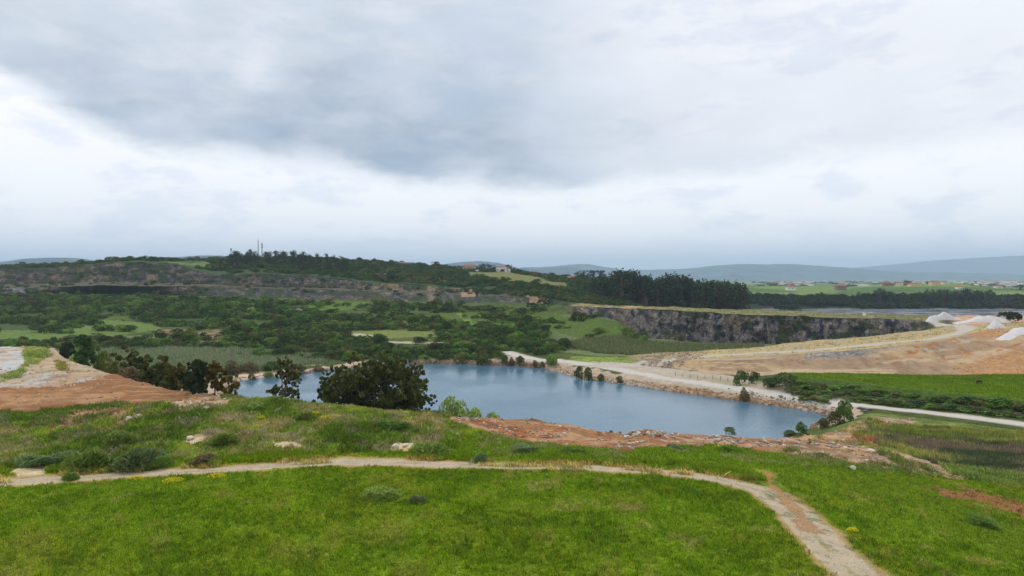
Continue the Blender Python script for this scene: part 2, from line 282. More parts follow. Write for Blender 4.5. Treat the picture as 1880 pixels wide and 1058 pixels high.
# ---- lake basin
shore = [zp(437, 699), zp(480, 694), zp(520, 690), zp(560, 686), zp(600, 681), zp(640, 677), zp(690, 672), zp(750, 668.5), zp(800, 667.5), zp(850, 669), zp(900, 670), zp(960, 673), zp(1000, 677), zp(1040, 688), zp(1080, 697), zp(1130, 703), zp(1180, 711), zp(1240, 720), zp(1300, 728), zp(1350, 735), zp(1400, 742), zp(1460, 750), zp(1500, 757), zp(1528, 766), zp(1515, 775), zp(1490, 785), zp(1465, 795), zp(1445, 804), zp(1425, 820), Dp(1400, 160), Dp(1300, 157), Dp(1140, 153), Dp(1000, 152), Dp(850, 154), Dp(700, 160), Dp(560, 158), Dp(470, 160), Dp(425, 178), zp(420, 720)]
shore = np.array(shore)
wx = (fbm(GX / 6, GY / 6, 3, 51) - .5) * 3; wy = (fbm(GX / 6, GY / 6, 3, 52) - .5) * 3
inl = inpoly(GX + wx, GY + wy, shore); dl = pldist(GX + wx, GY + wy, np.vstack([shore, shore[:1]]), 40)
sd_ = np.where(inl, -dl, dl)
Zt = np.where(sd_ < 0, np.minimum(Zt, np.maximum(-2.5, -.12 + sd_ * .35)), np.maximum(Zt, np.minimum(.08 + sd_ * .5, .45)))
# estuary bed: mud flats and channels
est = (KI == 18)[:, None] & (PXC[None] > 1380)
Zt = np.where(est, .15 + (fbm(GX / 420, GY / 30, 3, 61) - .5) * 1.3, Zt)
VX, VY, VZ = GX, GY, Zt

# ---- colour zones
PYV = HY + F * (CZ - VZ) / np.maximum(VY, 1)
C = np.zeros((NR, NC, 3)); GR = np.zeros((NR, NC)); RK = np.zeros((NR, NC)); GV = np.zeros((NR, NC))
K = 1.12
nA = fbm(VX / 4.5, VY / 4.5, 4, 71); nB = fbm(VX / 16, VY / 16, 4, 72); nC = fbm(VX / 1.3, VY / 1.3, 3, 73); nD = fbm(VX / 55, VY / 55, 3, 74)
pdx = (fbm(VX / 7, VY / 7, 4, 75) - .5); pdy = (fbm(VX / 7, VY / 7, 4, 76) - .5); pdx = pdx + (nC - .5) * .7; pdy = pdy + (fbm(VX / 1.2, VY / 1.2, 3, 96) - .5) * .7
def mixc(mask, col, gr=0, rk=0, gv=0):
    global C, GR, RK, GV
    m_ = np.clip(mask, 0, 1).astype(float); c = np.array(lin(*col)) * K
    C = C * (1 - m_[..., None]) + c * m_[..., None]
    GR = GR * (1 - m_) + gr * m_; RK = RK * (1 - m_) + rk * m_; GV = GV * (1 - m_) + gv * m_
def zone(pts, warp=3.0): q = pworld(pts); return inpoly(VX + pdx * warp, VY + pdy * warp, q)
kr = lambda a, b: ((KI >= a) & (KI < b))[:, None] * np.ones((1, NC))
ones = np.ones((NR, NC))
mixc(ones, (66, 80, 36), 1)
# pit floor scrub ground
mixc(kr(5, 15) * sst(nB, .4, .6), (78, 94, 38), 1); mixc(kr(5, 15) * sst(nA, .52, .7) * .7, (86, 92, 48), 1)
mixc(kr(15, 19) * 1.0, (46, 58, 34), 1); mixc(kr(15, 19) * sst(nB, .45, .6) * .6, (72, 78, 48), 1)
mixc(kr(18, 21), (58, 80, 40), 1)
# far fields
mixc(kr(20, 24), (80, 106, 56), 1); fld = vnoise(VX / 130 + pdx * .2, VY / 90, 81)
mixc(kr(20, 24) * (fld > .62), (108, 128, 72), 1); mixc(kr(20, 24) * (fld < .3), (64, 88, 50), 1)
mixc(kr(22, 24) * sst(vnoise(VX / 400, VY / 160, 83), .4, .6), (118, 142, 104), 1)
mixc(kr(19, 20) * sst(PXC, 1330, 1380)[None], (44, 56, 38), 1)
mixc(kr(20, 21) * (TT < .12)[:, None] * sst(PXC, 1330, 1380)[None], (50, 64, 42), 1)
# near meadow
near_m = kr(0, 3)
mixc(near_m, (104, 126, 20), 1)
mixc(near_m * sst(nD, .35, .65) * .4, (88, 114, 22), 1); mixc(near_m * sst(nB, .5, .7) * .55, (116, 126, 28), 1)
mixc(near_m * sst(nA, .58, .72) * .3, (74, 96, 22), 1); mixc(near_m * sst(nA * .6 + nD * .4, .42, .32) * .6, (112, 112, 48), 1)
mixc(near_m * sst(nC * .5 + nB * .5, .55, .68) * .35, (60, 88, 22), 1)
mixc(near_m * sst(fbm(VX / 3, VY / 3, 3, 79), .62, .72) * .5 * sst(nD, .45, .55), (134, 126, 74), .8)
# rough mound + banks
rm = kr(3, 5)
mixc(rm, (100, 116, 42), 1); mixc(rm * sst(nA, .5, .64) * .65, (132, 118, 76), .7); mixc(rm * sst(nB, .52, .64) * .8, (86, 104, 34), 1)
mixc(rm * sst(fbm(VX / 2.6, VY / 2.6, 3, 78), .56, .66) * .7, (138, 124, 108), .5); mixc(rm * sst(fbm(VX / 3.6, VY / 3.6, 3, 77), .6, .7) * .8, (128, 140, 44), 1)
mixc(rm * sst(nC * .6 + nA * .4, .6, .7) * .7, (140, 122, 92), .2, 0, .6)
right_low = kr(3, 6) * sst(PXC, 1480, 1560)[None]
mixc(right_low, (98, 112, 52), 1); mixc(right_low * sst(nB, .45, .6), (120, 128, 66), 1); mixc(right_low * sst(nA, .55, .7) * .7, (82, 92, 52), 1)
def Zn(pts, col, gr=0, rk=0, gv=0, warp=3.0, a=1.0, nz_=None):
    m_ = zone(pts, warp) * a
    if nz_ is not None: m_ = m_ * nz_
    mixc(m_, col, gr, rk, gv)
# green bank in front of the lake (behind the track), right part
Zn([(780, 830), (900, 795), (1000, 815), (1150, 829), (1240, 822), (1330, 824), (1450, 842), (1560, 858), (1700, 880), (1790, 925), (1880, 960), (1990, 1000), (1990, 1058), (1500, 900), (1300, 868), (1150, 850), (900, 845)], (98, 118, 28), 1, warp=4)
Zn([(1200, 838), (1450, 855), (1700, 900), (1850, 960), (1880, 1000), (1640, 1000), (1460, 880), (1300, 862)], (114, 134, 32), 1, warp=6, nz_=sst(nA, .4, .6))
# brown earth and gravel pad on the left plateau
Zn([(-300, 640), (88, 634), (125, 655), (200, 684), (300, 712), (395, 724), (420, 742), (330, 748), (200, 742), (0, 757), (-300, 757)], (176, 158, 128), 0, 0, 1)
Zn([(-300, 672), (200, 690), (300, 710), (200, 712), (0, 716), (-300, 720)], (176, 172, 166), 0, 0, 1, warp=8, nz_=sst(nA, .36, .5))
Zn([(-300, 716), (150, 706), (300, 712), (380, 727), (310, 740), (140, 748), (60, 762), (-40, 758), (-300, 760)], (142, 100, 64), 0, 0, .8, warp=4)
Zn([(-300, 722), (150, 716), (260, 722), (160, 738), (-300, 752)], (166, 124, 84), 0, 0, .8, warp=8, nz_=sst(nA, .4, .6))
Zn([(320, 725), (395, 722), (415, 740), (350, 750)], (150, 112, 74), 0, .4, .8, warp=4, nz_=sst(nC, .35, .55))
Zn([(150, 755), (400, 742), (380, 760), (220, 790), (90, 808), (60, 800)], (142, 120, 90), .1, 0, .8, warp=9, nz_=sst(nA, .42, .55))
Zn([(30, 640), (70, 638), (88, 655), (60, 670), (20, 700), (-40, 705)], (128, 140, 72), .8, warp=3, nz_=sst(nA, .42, .5))
Zn([(-300, 640), (22, 633), (40, 642), (46, 664), (34, 682), (0, 692), (-300, 700)], (182, 180, 176), 0, 0, .6, warp=.8)
Zn([(98, 660), (118, 664), (128, 680), (108, 682)], (122, 116, 60), .6, warp=2)
# pale scars in the mound
for q in [[(712, 826), (735, 812), (762, 812), (764, 824), (740, 830)], [(335, 812), (360, 798), (378, 802), (350, 818)], [(15, 868), (45, 848), (92, 856), (78, 870), (25, 878)], [(500, 812), (545, 808), (560, 822), (515, 826)]]:
    Zn(q, (206, 186, 146), 0, .3, .6, warp=1.5)
# red-brown spoil in front of the lake
Zn([(820, 772), (850, 763), (980, 768), (1060, 782), (1140, 795), (1180, 788), (1250, 792), (1330, 797), (1440, 803), (1530, 795), (1600, 764), (1680, 770), (1620, 790), (1560, 800), (1640, 822), (1720, 850), (1770, 880), (1620, 862), (1480, 842), (1370, 826), (1240, 822), (1150, 829), (1000, 815), (900, 793)], (158, 116, 80), 0, .2, 1, warp=3)
Zn([(860, 770), (1000, 778), (1080, 792), (1180, 812), (1100, 822), (960, 806)], (156, 98, 56), 0, .1, .8, warp=5, nz_=sst(nA, .35, .55))
Zn([(1150, 792), (1330, 799), (1480, 808), (1620, 826), (1560, 832), (1400, 822), (1200, 812)], (178, 162, 142), 0, .6, 1, warp=4, nz_=sst(nC * .5 + nA * .5, .42, .55))
Zn([(1480, 805), (1600, 768), (1640, 768), (1600, 790), (1520, 815)], (186, 150, 112), 0, 0, .8, warp=2)
Zn([(1300, 812), (1420, 816), (1540, 834), (1500, 845), (1360, 826)], (158, 102, 62), 0, 0, .8, warp=4, nz_=sst(nA, .38, .55))
MZ = [(1590, 792), (1880, 812), (1990, 820), (1990, 885), (1850, 872), (1700, 845), (1600, 822)]
Zn(MZ, (92, 98, 62), .9, warp=6); Zn(MZ, (132, 134, 76), .9, warp=6, nz_=sst(fbm(VX / 14, VY / 5, 3, 101), .5, .6)); Zn(MZ, (108, 98, 84), .9, warp=6, nz_=sst(fbm(VX / 16, VY / 6, 3, 102), .55, .68)); Zn(MZ, (70, 82, 58), .9, warp=6, nz_=sst(fbm(VX / 12, VY / 5, 3, 103), .55, .65))
Zn([(1590, 776), (1700, 782), (1880, 796), (1990, 800), (1990, 812), (1700, 796), (1600, 790)], (124, 124, 62), .9, warp=5, nz_=sst(nA, .38, .55))
Zn([(1700, 905), (1790, 900), (1880, 925), (1990, 945), (1990, 990), (1880, 955), (1800, 935), (1740, 915)], (140, 98, 66), .1, 0, .9, warp=6, nz_=sst(nA, .3, .46) * .9)
Zn([(1640, 870), (1760, 885), (1850, 905), (1740, 905), (1650, 890)], (136, 110, 72), .3, 0, .7, warp=5, nz_=sst(nA, .45, .6))
Zn([(1480, 860), (1560, 872), (1700, 905), (1820, 950), (1700, 950), (1560, 910)], (128, 128, 60), .6, 0, .4, warp=8, nz_=sst(nA, .52, .66))
sp_r = kr(3, 6) * sst(PXC, 1380, 1480)[None] * (GV > .5)
mixc(sp_r * sst(nB, .42, .55) * .8, (172, 152, 126), 0, .3, 1); mixc(sp_r * sst(nA * .6 + nC * .4, .54, .64), (104, 110, 56), .9)
mixc(kr(3, 6) * (GV > .5) * (PXC > 700)[None] * sst(fbm(VX / 5, VY / 2.2, 4, 104), .52, .64) * .7, (186, 148, 112), 0, .1, 1)
mixc(kr(3, 6) * (GV > .5) * (PXC > 700)[None] * sst(fbm(VX / 4, VY / 1.8, 4, 105), .56, .66) * .7, (126, 82, 54), 0, .2, 1)
mixc(kr(3, 6) * (GV > .5) * (PXC < 430)[None] * sst(fbm(VX / 9, VY / 2.4, 4, 106), .52, .66) * .6, (176, 140, 104), 0, 0, 1)
mixc(kr(3, 6) * (GV > .5) * (PXC < 430)[None] * sst(fbm(VX / 5, VY / 1.6, 4, 107), .58, .68) * .5, (116, 84, 56), 0, 0, 1)
# lake beaches
mixc(((sd_ > -.6) & (sd_ < 5 + nB * 4)) * (1 - sst(VY, 150, 165)) * 0, (190, 170, 150))
mixc(((sd_ > -1) & (sd_ < 5.5 + nA * 6) & (VY > 182) & (KI[:, None] < 10)) * 1.0, (178, 158, 136), 0, .1, 1)
mixc(((sd_ > -1) & (sd_ < 1.6 + nC) & (VY > 182)) * 1.0, (122, 98, 78), 0, .5, 1)
Zn([(436, 699), (440, 684), (500, 680), (545, 678), (520, 690)], (200, 176, 150), 0, 0, .6, warp=1)
# rocky rip-rap bank between the road and the water
Zn([(1010, 668), (1040, 672), (1100, 688), (1200, 703), (1330, 722), (1450, 740), (1540, 752), (1520, 762), (1400, 742), (1240, 720), (1080, 699), (1030, 688), (990, 678)], (172, 150, 126), 0, .3, 1, warp=1.5)
Zn([(1200, 706), (1330, 722), (1450, 740), (1500, 750), (1460, 750), (1240, 720)], (150, 110, 70), 0, .4, 1, warp=2, nz_=sst(nC, .35, .55))
# gravel flats and haul road embankment
Zn([(920, 645), (960, 655), (1040, 662), (1120, 664), (1180, 668), (1250, 676), (1340, 690), (1420, 702), (1470, 712), (1620, 736), (1560, 742), (1400, 716), (1200, 690), (1060, 668), (940, 664)], (176, 164, 146), 0, 0, 1, warp=1.5)
emb = kr(10, 11) * sst(PXC, 1150, 1240)[None]
mixc(emb, (156, 132, 106), 0, .1, .6); mixc(emb * sst(fbm(VX / 30, VZ / 2.2, 4, 98), .42, .6), (174, 148, 112), 0, .05, .5); mixc(emb * sst(nA, .55, .68) * .5, (140, 118, 96), 0, .1, .6)
mixc(emb * sst(fbm(AR0 / 5 + TT[:, None], TT[:, None] * 2, 4, 109), .54, .64) * .6, (142, 116, 90), 0, .2, .8); mixc(emb * sst(fbm(AR0 / 40, TT[:, None] * 9, 3, 110), .56, .64) * .6, (190, 170, 138), 0, 0, .8)
mixc(emb * sst(TT, .6, .8)[:, None] * sst(nB, .38, .55) * (PXC > 1480)[None], (150, 142, 136), 0, .7, .6)
mixc(emb * sst(nA * .7 + nC * .3, .5, .62) * sst(PXC, 1600, 1700)[None] * sst(TT, .25, .5)[:, None], (170, 112, 66), 0, .3, .8)
mixc(emb * (sst(PXC, 1165, 1195) * (1 - sst(PXC, 1235, 1300)))[None] * sst(nA, .38, .52), (150, 132, 116), 0, .8, .8)
mixc(kr(10, 13) * sst(PXC, 1690, 1800)[None] * sst(nB, .42, .6), (172, 132, 92), 0, .2, .8)
mixc(kr(11, 12) * sst(PXC, 1130, 1200)[None], (160, 146, 112), .2, 0, .4); mixc(kr(11, 12) * sst(PXC, 1130, 1200)[None] * sst(nA, .46, .6), (176, 156, 110), .3, 0, .3)
mixc(kr(12, 13) * sst(PXC, 1130, 1200)[None], (150, 142, 124), 0, .6, .6)
mixc(kr(13, 14) * sst(PXC, 990, 1040)[None], (96, 108, 70), .9)
mixc(kr(12, 18) * sst(PXC, 1735, 1770)[None], (186, 156, 128), 0, 0, 1); mixc(kr(12, 18) * sst(PXC, 1735, 1770)[None] * sst(nB, .5, .6), (176, 126, 96), 0, 0, 1)
# green bits near the junction
Zn([(1050, 655), (1130, 655), (1170, 664), (1100, 666), (1040, 662)], (118, 136, 58), .8, warp=2, nz_=sst(nA, .3, .42))
# horse pasture
pas = kr(9, 10) * sst(PXC, 1415, 1450)[None]
mixc(pas, (92, 118, 26), 1); mixc(pas * sst(nB, .45, .6) * .6, (82, 104, 28), 1); mixc(pas * sst(nA, .55, .65) * .5, (108, 130, 36), 1)
mixc(kr(8, 9) * sst(PXC, 1440, 1480)[None], (66, 86, 30), 1)
mixc(kr(8, 9) * sst(PXC, 1240, 1300)[None] * (1 - sst(PXC, 1400, 1450))[None] * .8, (160, 148, 120), .2, 0, .8)
# cliffs
rockn = fbm(ARC / 3.4, VZ / 3.4, 4, 91); rock2 = fbm(ARC / 14, VZ / 10, 3, 92)
rc = np.clip(hard * 1.0, 0, 1) * ((KI == 14)[:, None] * sst(PXC, 1030, 1060)[None] + ((KI == 15) | (KI == 17))[:, None] * (1 - sst(PXC, 960, 1010))[None])
mixc(rc, (104, 101, 98), 0, 1); mixc(rc * sst(rockn, .5, .68), (122, 112, 106), 0, 1); mixc(rc * sst(rockn, .5, .36), (54, 54, 62), 0, 1)
mixc(rc * (1 - sst(PXC, 960, 1010))[None] * .6, (64, 60, 66), 0, 1)
mixc(rc * (1 - sst(PXC, 960, 1010))[None] * sst(fbm(ARC / 5, VZ / 3, 4, 111), .52, .62) * .8, (112, 100, 88), 0, 1)
mixc(rc * (1 - sst(PXC, 960, 1010))[None] * sst(fbm(ARC / 6, VZ / 3, 4, 112), .54, .62) * .8, (50, 62, 38), 1, .2)
mixc(rc * sst(rock2, .58, .7) * .7, (128, 112, 92), 0, 1); mixc(rc * sst(fbm(ARC / 9, VZ / 6, 4, 93), np.where(PXC < 1000, .46, .56)[None], np.where(PXC < 1000, .58, .66)[None]) * .85, (50, 62, 40), 1, .3)
# warm patches on the left faces
lw = (KI == 17)[:, None] * (sst(fbm(ARC / 20, VY * 0, 3, 95), .5, .58) * sst(PXC, 520, 640)[None] + sst(np.abs(PXC - 168 + pdx * 60), 24, 6) * .7 + sst(np.abs(PXC - 458 + pdx * 60), 20, 6) * .7)
mixc(rc * lw * sst(rockn, .46, .6) * .65, (138, 116, 92), 0, 1)
mixc(kr(16, 17) * (1 - sst(PXC, 900, 990))[None] * sst(nA, .35, .5), (96, 92, 74), .5, .5, .5)
mixc(kr(15, 16) * 0, (0, 0, 0))
# plateau behind the right-hand quarry face: dry yellow grass
pl = (kr(15, 17)) * sst(PXC, 1040, 1070)[None] * (1 - sst(PXC, 1720, 1745))[None]
mixc(pl, (110, 108, 72), .6, 0, .2); mixc(pl * sst(nA, .42, .6), (138, 131, 90), .6); mixc(pl * sst(nB, .5, .62) * (PXC < 1210)[None], (170, 142, 112), .1, 0, .6)
mixc(pl * sst(nC, .55, .7) * .6, (112, 116, 66), .7)
# hillside bare patches and fields
Zn([(850, 500), (950, 503), (1050, 525), (1030, 532), (920, 515), (860, 508)], (112, 114, 66), .8, warp=6)
Zn([(640, 497), (720, 500), (715, 508), (650, 505)], (136, 122, 104), 0, .6, warp=6); Zn([(765, 497), (830, 500), (825, 518), (760, 512)], (148, 122, 92), .1, .7, warp=10)
Zn([(300, 480), (380, 480), (395, 492), (330, 486)], (92, 112, 58), 1, warp=5)
Zn([(965, 540), (1000, 531), (1015, 540), (1010, 556), (975, 558)], (150, 128, 104), 0, 1, warp=5); Zn([(850, 532), (880, 530), (872, 545), (845, 545)], (160, 136, 104), 0, .8, warp=5)
Zn([(0, 530), (45, 528), (45, 546), (0, 545)], (128, 122, 124), 0, 1, warp=5)
# pit clearings
CLEAR = [[(0, 595), (60, 592), (180, 586), (260, 592), (300, 605), (200, 618), (100, 625), (0, 628), (-300, 628), (-300, 598)],
         [(280, 605), (400, 604), (415, 620), (380, 622), (300, 614)],
         [(600, 552), (680, 556), (640, 570), (570, 572), (560, 560)],
         [(590, 612), (700, 606), (800, 610), (810, 618), (700, 622), (600, 620)],
         [(800, 575), (870, 572), (1000, 580), (1020, 598), (900, 600), (830, 590)],
         [(1000, 578), (1060, 582), (1150, 600), (1150, 625), (1060, 622), (1010, 605)],
         [(180, 648), (340, 642), (460, 646), (600, 658), (590, 670), (440, 680), (320, 668), (200, 660)],
         [(1000, 632), (1200, 632), (1370, 634), (1370, 642), (1180, 652), (1030, 652)]]
CW = [pworld(q) for q in CLEAR]
Zn(CLEAR[0], (96, 116, 54), 1, warp=8); Zn(CLEAR[1], (136, 108, 86), .1, 0, .7, warp=6, nz_=sst(nA, .4, .5)); Zn(CLEAR[2], (84, 108, 40), 1, warp=8)
Zn(CLEAR[3], (110, 120, 62), 1, warp=6); Zn(CLEAR[4], (80, 98, 38), 1, warp=8); Zn(CLEAR[5], (78, 98, 38), 1, warp=6)
Zn(CLEAR[6], (118, 130, 96), 1, warp=4); Zn(CLEAR[7], (104, 114, 74), 1, warp=3, nz_=(KI >= 12)[:, None])
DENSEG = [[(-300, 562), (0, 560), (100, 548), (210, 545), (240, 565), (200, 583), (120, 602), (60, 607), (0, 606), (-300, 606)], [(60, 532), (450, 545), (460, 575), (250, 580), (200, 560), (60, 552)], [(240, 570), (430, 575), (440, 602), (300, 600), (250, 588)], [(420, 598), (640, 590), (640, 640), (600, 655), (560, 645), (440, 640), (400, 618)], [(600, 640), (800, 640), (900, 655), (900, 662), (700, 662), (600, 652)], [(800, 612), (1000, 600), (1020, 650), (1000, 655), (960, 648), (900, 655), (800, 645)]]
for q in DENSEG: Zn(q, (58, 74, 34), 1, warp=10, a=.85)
Zn([(590, 614), (660, 613), (690, 617), (640, 619), (600, 618)], (176, 168, 140), 0, 0, .6, warp=3, nz_=sst(nA, .35, .5))
Zn([(170, 618), (300, 618), (420, 628), (300, 640), (200, 635)], (112, 108, 76), .8, warp=6, nz_=sst(nA, .35, .5))
Zn([(640, 626), (780, 628), (880, 630), (880, 633), (770, 632), (640, 629)], (170, 162, 134), 0, 0, .6, warp=.5)
Zn([(838, 575), (850, 575), (880, 612), (868, 612)], (104, 124, 60), .8, warp=2)
# roads and tracks: painted bands that follow centre lines on the ground
def road(pts, w, col, gv=.3, rag=.5, edge=None):
    ln = pworld(pts); d = pldist(VX, VY, ln, w + 6) + (nA - .5) * rag * 2 + (nC - .5) * rag
    if edge: mixc(sst(d, w + edge[1], w), edge[0], .1, 0, .9)
    mixc(sst(d, w + .25, w - .25), col, 0, 0, gv)
    return ln, d
main_road = [(932, 646), (948, 652), (975, 658), (1010, 662), (1060, 667), (1100, 672), (1150, 681), (1200, 690), (1300, 705), (1400, 719), (1500, 733), (1570, 743), (1650, 752), (1760, 764), (1880, 779), (1990, 792)]
ln1, d1 = road(main_road, 2.3, (186, 180, 172), .3, .5, ((178, 166, 146), 2.2))
haul = [(1090, 671), (1150, 671), (1200, 666), (1300, 654), (1400, 648), (1500, 643), (1600, 633), (1700, 624), (1752, 614), (1776, 606), (1770, 600), (1745, 596.5), (1715, 592)]
ln2, d2 = road(haul, 3.0, (176, 168, 156), .3, .6, ((176, 160, 138), 1.5))
track = [(-300, 905), (0, 887), (120, 880), (240, 872), (400, 864), (520, 855), (620, 849), (700, 849), (820, 854), (940, 857), (1060, 858), (1160, 863), (1260, 872), (1330, 883), (1400, 902), (1450, 935), (1490, 975), (1530, 1020), (1570, 1058), (1640, 1130)]
tn = sst(nA, .35, .6)
trk = pworld(track[:-1]); trk = np.vstack([trk, trk[-1] + (trk[-1] - trk[-2]) * 6])
dt = pldist(VX, VY, trk, 14)
halfw = 1.45 + 1.2 * sst(VX, 24, 38) + (nB - .5) * .8
mixc(sst(dt + (nA - .5) * 2.2, halfw + 1.3, halfw + .2) * .9, (170, 142, 96), .1, 0, .8)
mixc(sst(dt + (nA - .5) * 1.2 + (nC - .5) * .7, halfw + .15, halfw - .3), (180, 163, 136), 0, 0, .8)
mixc(sst(dt, .45, .1) * sst(nA, .42, .52) * .75, (150, 142, 92), .5, 0, .5)
mixc(sst(dt, halfw + 2, halfw) * sst(nC, .58, .68) * sst(VX, 20, 40) * .8, (86, 100, 52), .8)
sp = pworld([(1405, 866), (1412, 885), (1440, 915), (1490, 975)])
dsp = pldist(VX, VY, sp, 10); mixc(sst(dsp + (nA - .5) * 2.6 + (nC - .5) * 1.5, 1.1, .4) * .85, (160, 118, 74), 0, 0, .9)
# estuary mud
mixc(est * 1.0, (128, 120, 116), 0, 0, .1)
# lake bed
mixc((VZ < -.3) & (KI[:, None] < 9), (40, 66, 80))

# ------------------------------------------------------------------ mesh + material helpers
def tag(o, label=None, cat=None, group=None, kind=None):
    if label: o['label'] = label
    if cat: o['category'] = cat
    if group: o['group'] = group
    if kind: o['kind'] = kind
    return o
def npmesh(name, v, f, mats=(), smooth=False, attrs=None, mi=None):
    """v Nx3, f MxK array of one polygon size"""
    me = bpy.data.meshes.new(name); v = np.asarray(v, np.float32); f = np.asarray(f, np.int32); k = f.shape[1]
    me.vertices.add(len(v)); me.vertices.foreach_set('co', v.ravel())
    me.loops.add(f.size); me.loops.foreach_set('vertex_index', f.ravel())
    me.polygons.add(len(f)); me.polygons.foreach_set('loop_start', np.arange(0, f.size, k, dtype=np.int32))
    me.polygons.foreach_set('loop_total', np.full(len(f), k, np.int32))
    me.polygons.foreach_set('use_smooth', np.full(len(f), smooth))
    if mi is not None: me.polygons.foreach_set('material_index', np.asarray(mi, np.int32))
    for m_ in mats: me.materials.append(m_)
    for an, (dom, arr) in (attrs or {}).items():
        arr = np.asarray(arr, np.float32)
        if arr.shape[1] == 3: arr = np.hstack([arr, np.ones((len(arr), 1), np.float32)])
        a = me.attributes.new(an, 'FLOAT_COLOR', dom); a.data.foreach_set('color', arr.ravel())
    me.update(calc_edges=True); me.validate(); return me
def obj(name, me, parent=None, loc=None, rot=0, sc=1):
    o = bpy.data.objects.new(name, me); COL.objects.link(o)
    if parent: o.parent = parent
    if loc is not None: o.location = [float(q) for q in loc]
    o.rotation_euler = (0, 0, rot); o.scale = (sc, sc, sc) if not hasattr(sc, '__len__') else sc
    return o
def mat(name, col, rough=.9, spec=.2, noise_s=0, amt=.3, bump=0, attr=None, objrand=0.0, trans=0.0):
    m_ = bpy.data.materials.new(name); m_.use_nodes = True; t = NT(m_.node_tree); b = t.n['Principled BSDF']
    c = t.node('ShaderNodeRGB'); c.outputs[0].default_value = tuple(col) + (1,); cur = c.outputs[0]
    if attr: a = t.node('ShaderNodeAttribute', attribute_name=attr); cur = t.mix(1.0, cur, a.outputs[0], 'MULTIPLY')
    if noise_s:
        tc = t.node('ShaderNodeTexCoord').outputs['Object']; n = t.noise(tc, noise_s, 4, .6)
        cur = t.mix(1.0, cur, t.ramp(n, [(.25, 1 - amt), (.75, 1 + amt)]), 'MULTIPLY')
        if bump: bp = t.node('ShaderNodeBump', i_Strength=bump, i_Distance=.1, i_Height=n); t.l.new(bp.outputs[0], b.inputs['Normal'])
    if objrand:
        oi = t.node('ShaderNodeObjectInfo').outputs['Random']
        hsv = t.node('ShaderNodeHueSaturation', i_Hue=t.mr(oi, 0, 1, .5 - objrand * .06, .5 + objrand * .05, False), i_Value=t.mr(t.m('FRACT', t.m('MULTIPLY', oi, 7.3)), 0, 1, 1 - objrand * .45, 1 + objrand * .45, False), i_Color=cur)
        cur = hsv.outputs[0]
    t.l.new(cur, b.inputs['Base Color']); b.inputs['Roughness'].default_value = rough; b.inputs['Specular IOR Level'].default_value = spec
    if trans:
        tr = t.node('ShaderNodeBsdfTranslucent', i_Color=cur); mx = t.node('ShaderNodeMixShader', i_0=trans); t.l.new(b.outputs[0], mx.inputs[1]); t.l.new(tr.outputs[0], mx.inputs[2])
        t.l.new(mx.outputs[0], t.n['Material Output'].inputs[0])
    return m_

# ---- terrain material
gm = bpy.data.materials.new("ground"); gm.use_nodes = True; t = NT(gm.node_tree); b = t.n['Principled BSDF']
pos = t.node('ShaderNodeNewGeometry').outputs['Position']
ca = t.node('ShaderNodeAttribute', attribute_name='Col').outputs[0]
ms = t.node('ShaderNodeSeparateColor', i_0=t.node('ShaderNodeAttribute', attribute_name='Msk').outputs[0])
gr_, rk_, gv_ = ms.outputs[0], ms.outputs[1], ms.outputs[2]
fn = t.noise(pos, 2.4, 5, .7); mn = t.noise(pos, .42, 5, .62); bn = t.noise(pos, .07, 3, .5); vf = t.noise(pos, 9, 3, .7)
veg = t.m('MULTIPLY', t.mr(fn, .32, .68, .38, 1.6, False), t.mr(mn, .3, .7, .72, 1.28, False))
grv = t.m('MULTIPLY', t.mr(vf, .3, .7, .70, 1.28, False), t.mr(mn, .3, .7, .82, 1.18, False))
pr = t.vm('MULTIPLY', pos, (1, 1, .95)); rn = t.noise(pr, .55, 8, .72, .6); rn2 = t.noise(pr, .16, 4, .6, .8)
rkk = t.m('MULTIPLY', t.mr(rn, .34, .66, .35, 1.75, False), t.mr(rn2, .35, .65, .7, 1.3, False))
f1 = t.m('ADD', t.m('MULTIPLY', gr_, t.m('SUBTRACT', veg, 1)), 1)
vor = t.node('ShaderNodeTexVoronoi', feature='DISTANCE_TO_EDGE', i_Vector=t.vm('ADD', t.vm('MULTIPLY', pos, (1, 1, .6)), t.vm('SCALE', t.noise(pos, .8, 3, .6, out=1), 1.6)), i_Scale=.42)
crk = t.mr(vor.outputs[0], 0.0, .10, .42, 1.08)
rkk = t.m('MULTIPLY', rkk, crk)
f2 = t.m('ADD', t.m('MULTIPLY', rk_, t.m('SUBTRACT', rkk, 1)), 1)
f3 = t.m('ADD', t.m('MULTIPLY', t.m('MAXIMUM', gv_, .3), t.m('SUBTRACT', grv, 1)), 1)
ff = t.m('MULTIPLY', t.m('MULTIPLY', f1, f2), f3)
cc = t.vm('SCALE', ca, ff)
yel = t.mix(t.m('MULTIPLY', gr_, t.mr(t.noise(pos, .9, 4, .65), .5, .7, 0, .35)), cc, t.vm('MULTIPLY', cc, (1.35, 1.1, .9)))
t.l.new(yel, b.inputs['Base Color']); b.inputs['Roughness'].default_value = .95; b.inputs['Specular IOR Level'].default_value = .12
hgt = t.m('ADD', t.m('MULTIPLY', t.m('ADD', gr_, gv_), t.m('MULTIPLY', fn, .35)), t.m('MULTIPLY', rk_, t.m('MULTIPLY', rn, 3.0)))
bp = t.node('ShaderNodeBump', i_Strength=.7, i_Distance=1.0, i_Height=hgt); t.l.new(bp.outputs[0], b.inputs['Normal'])

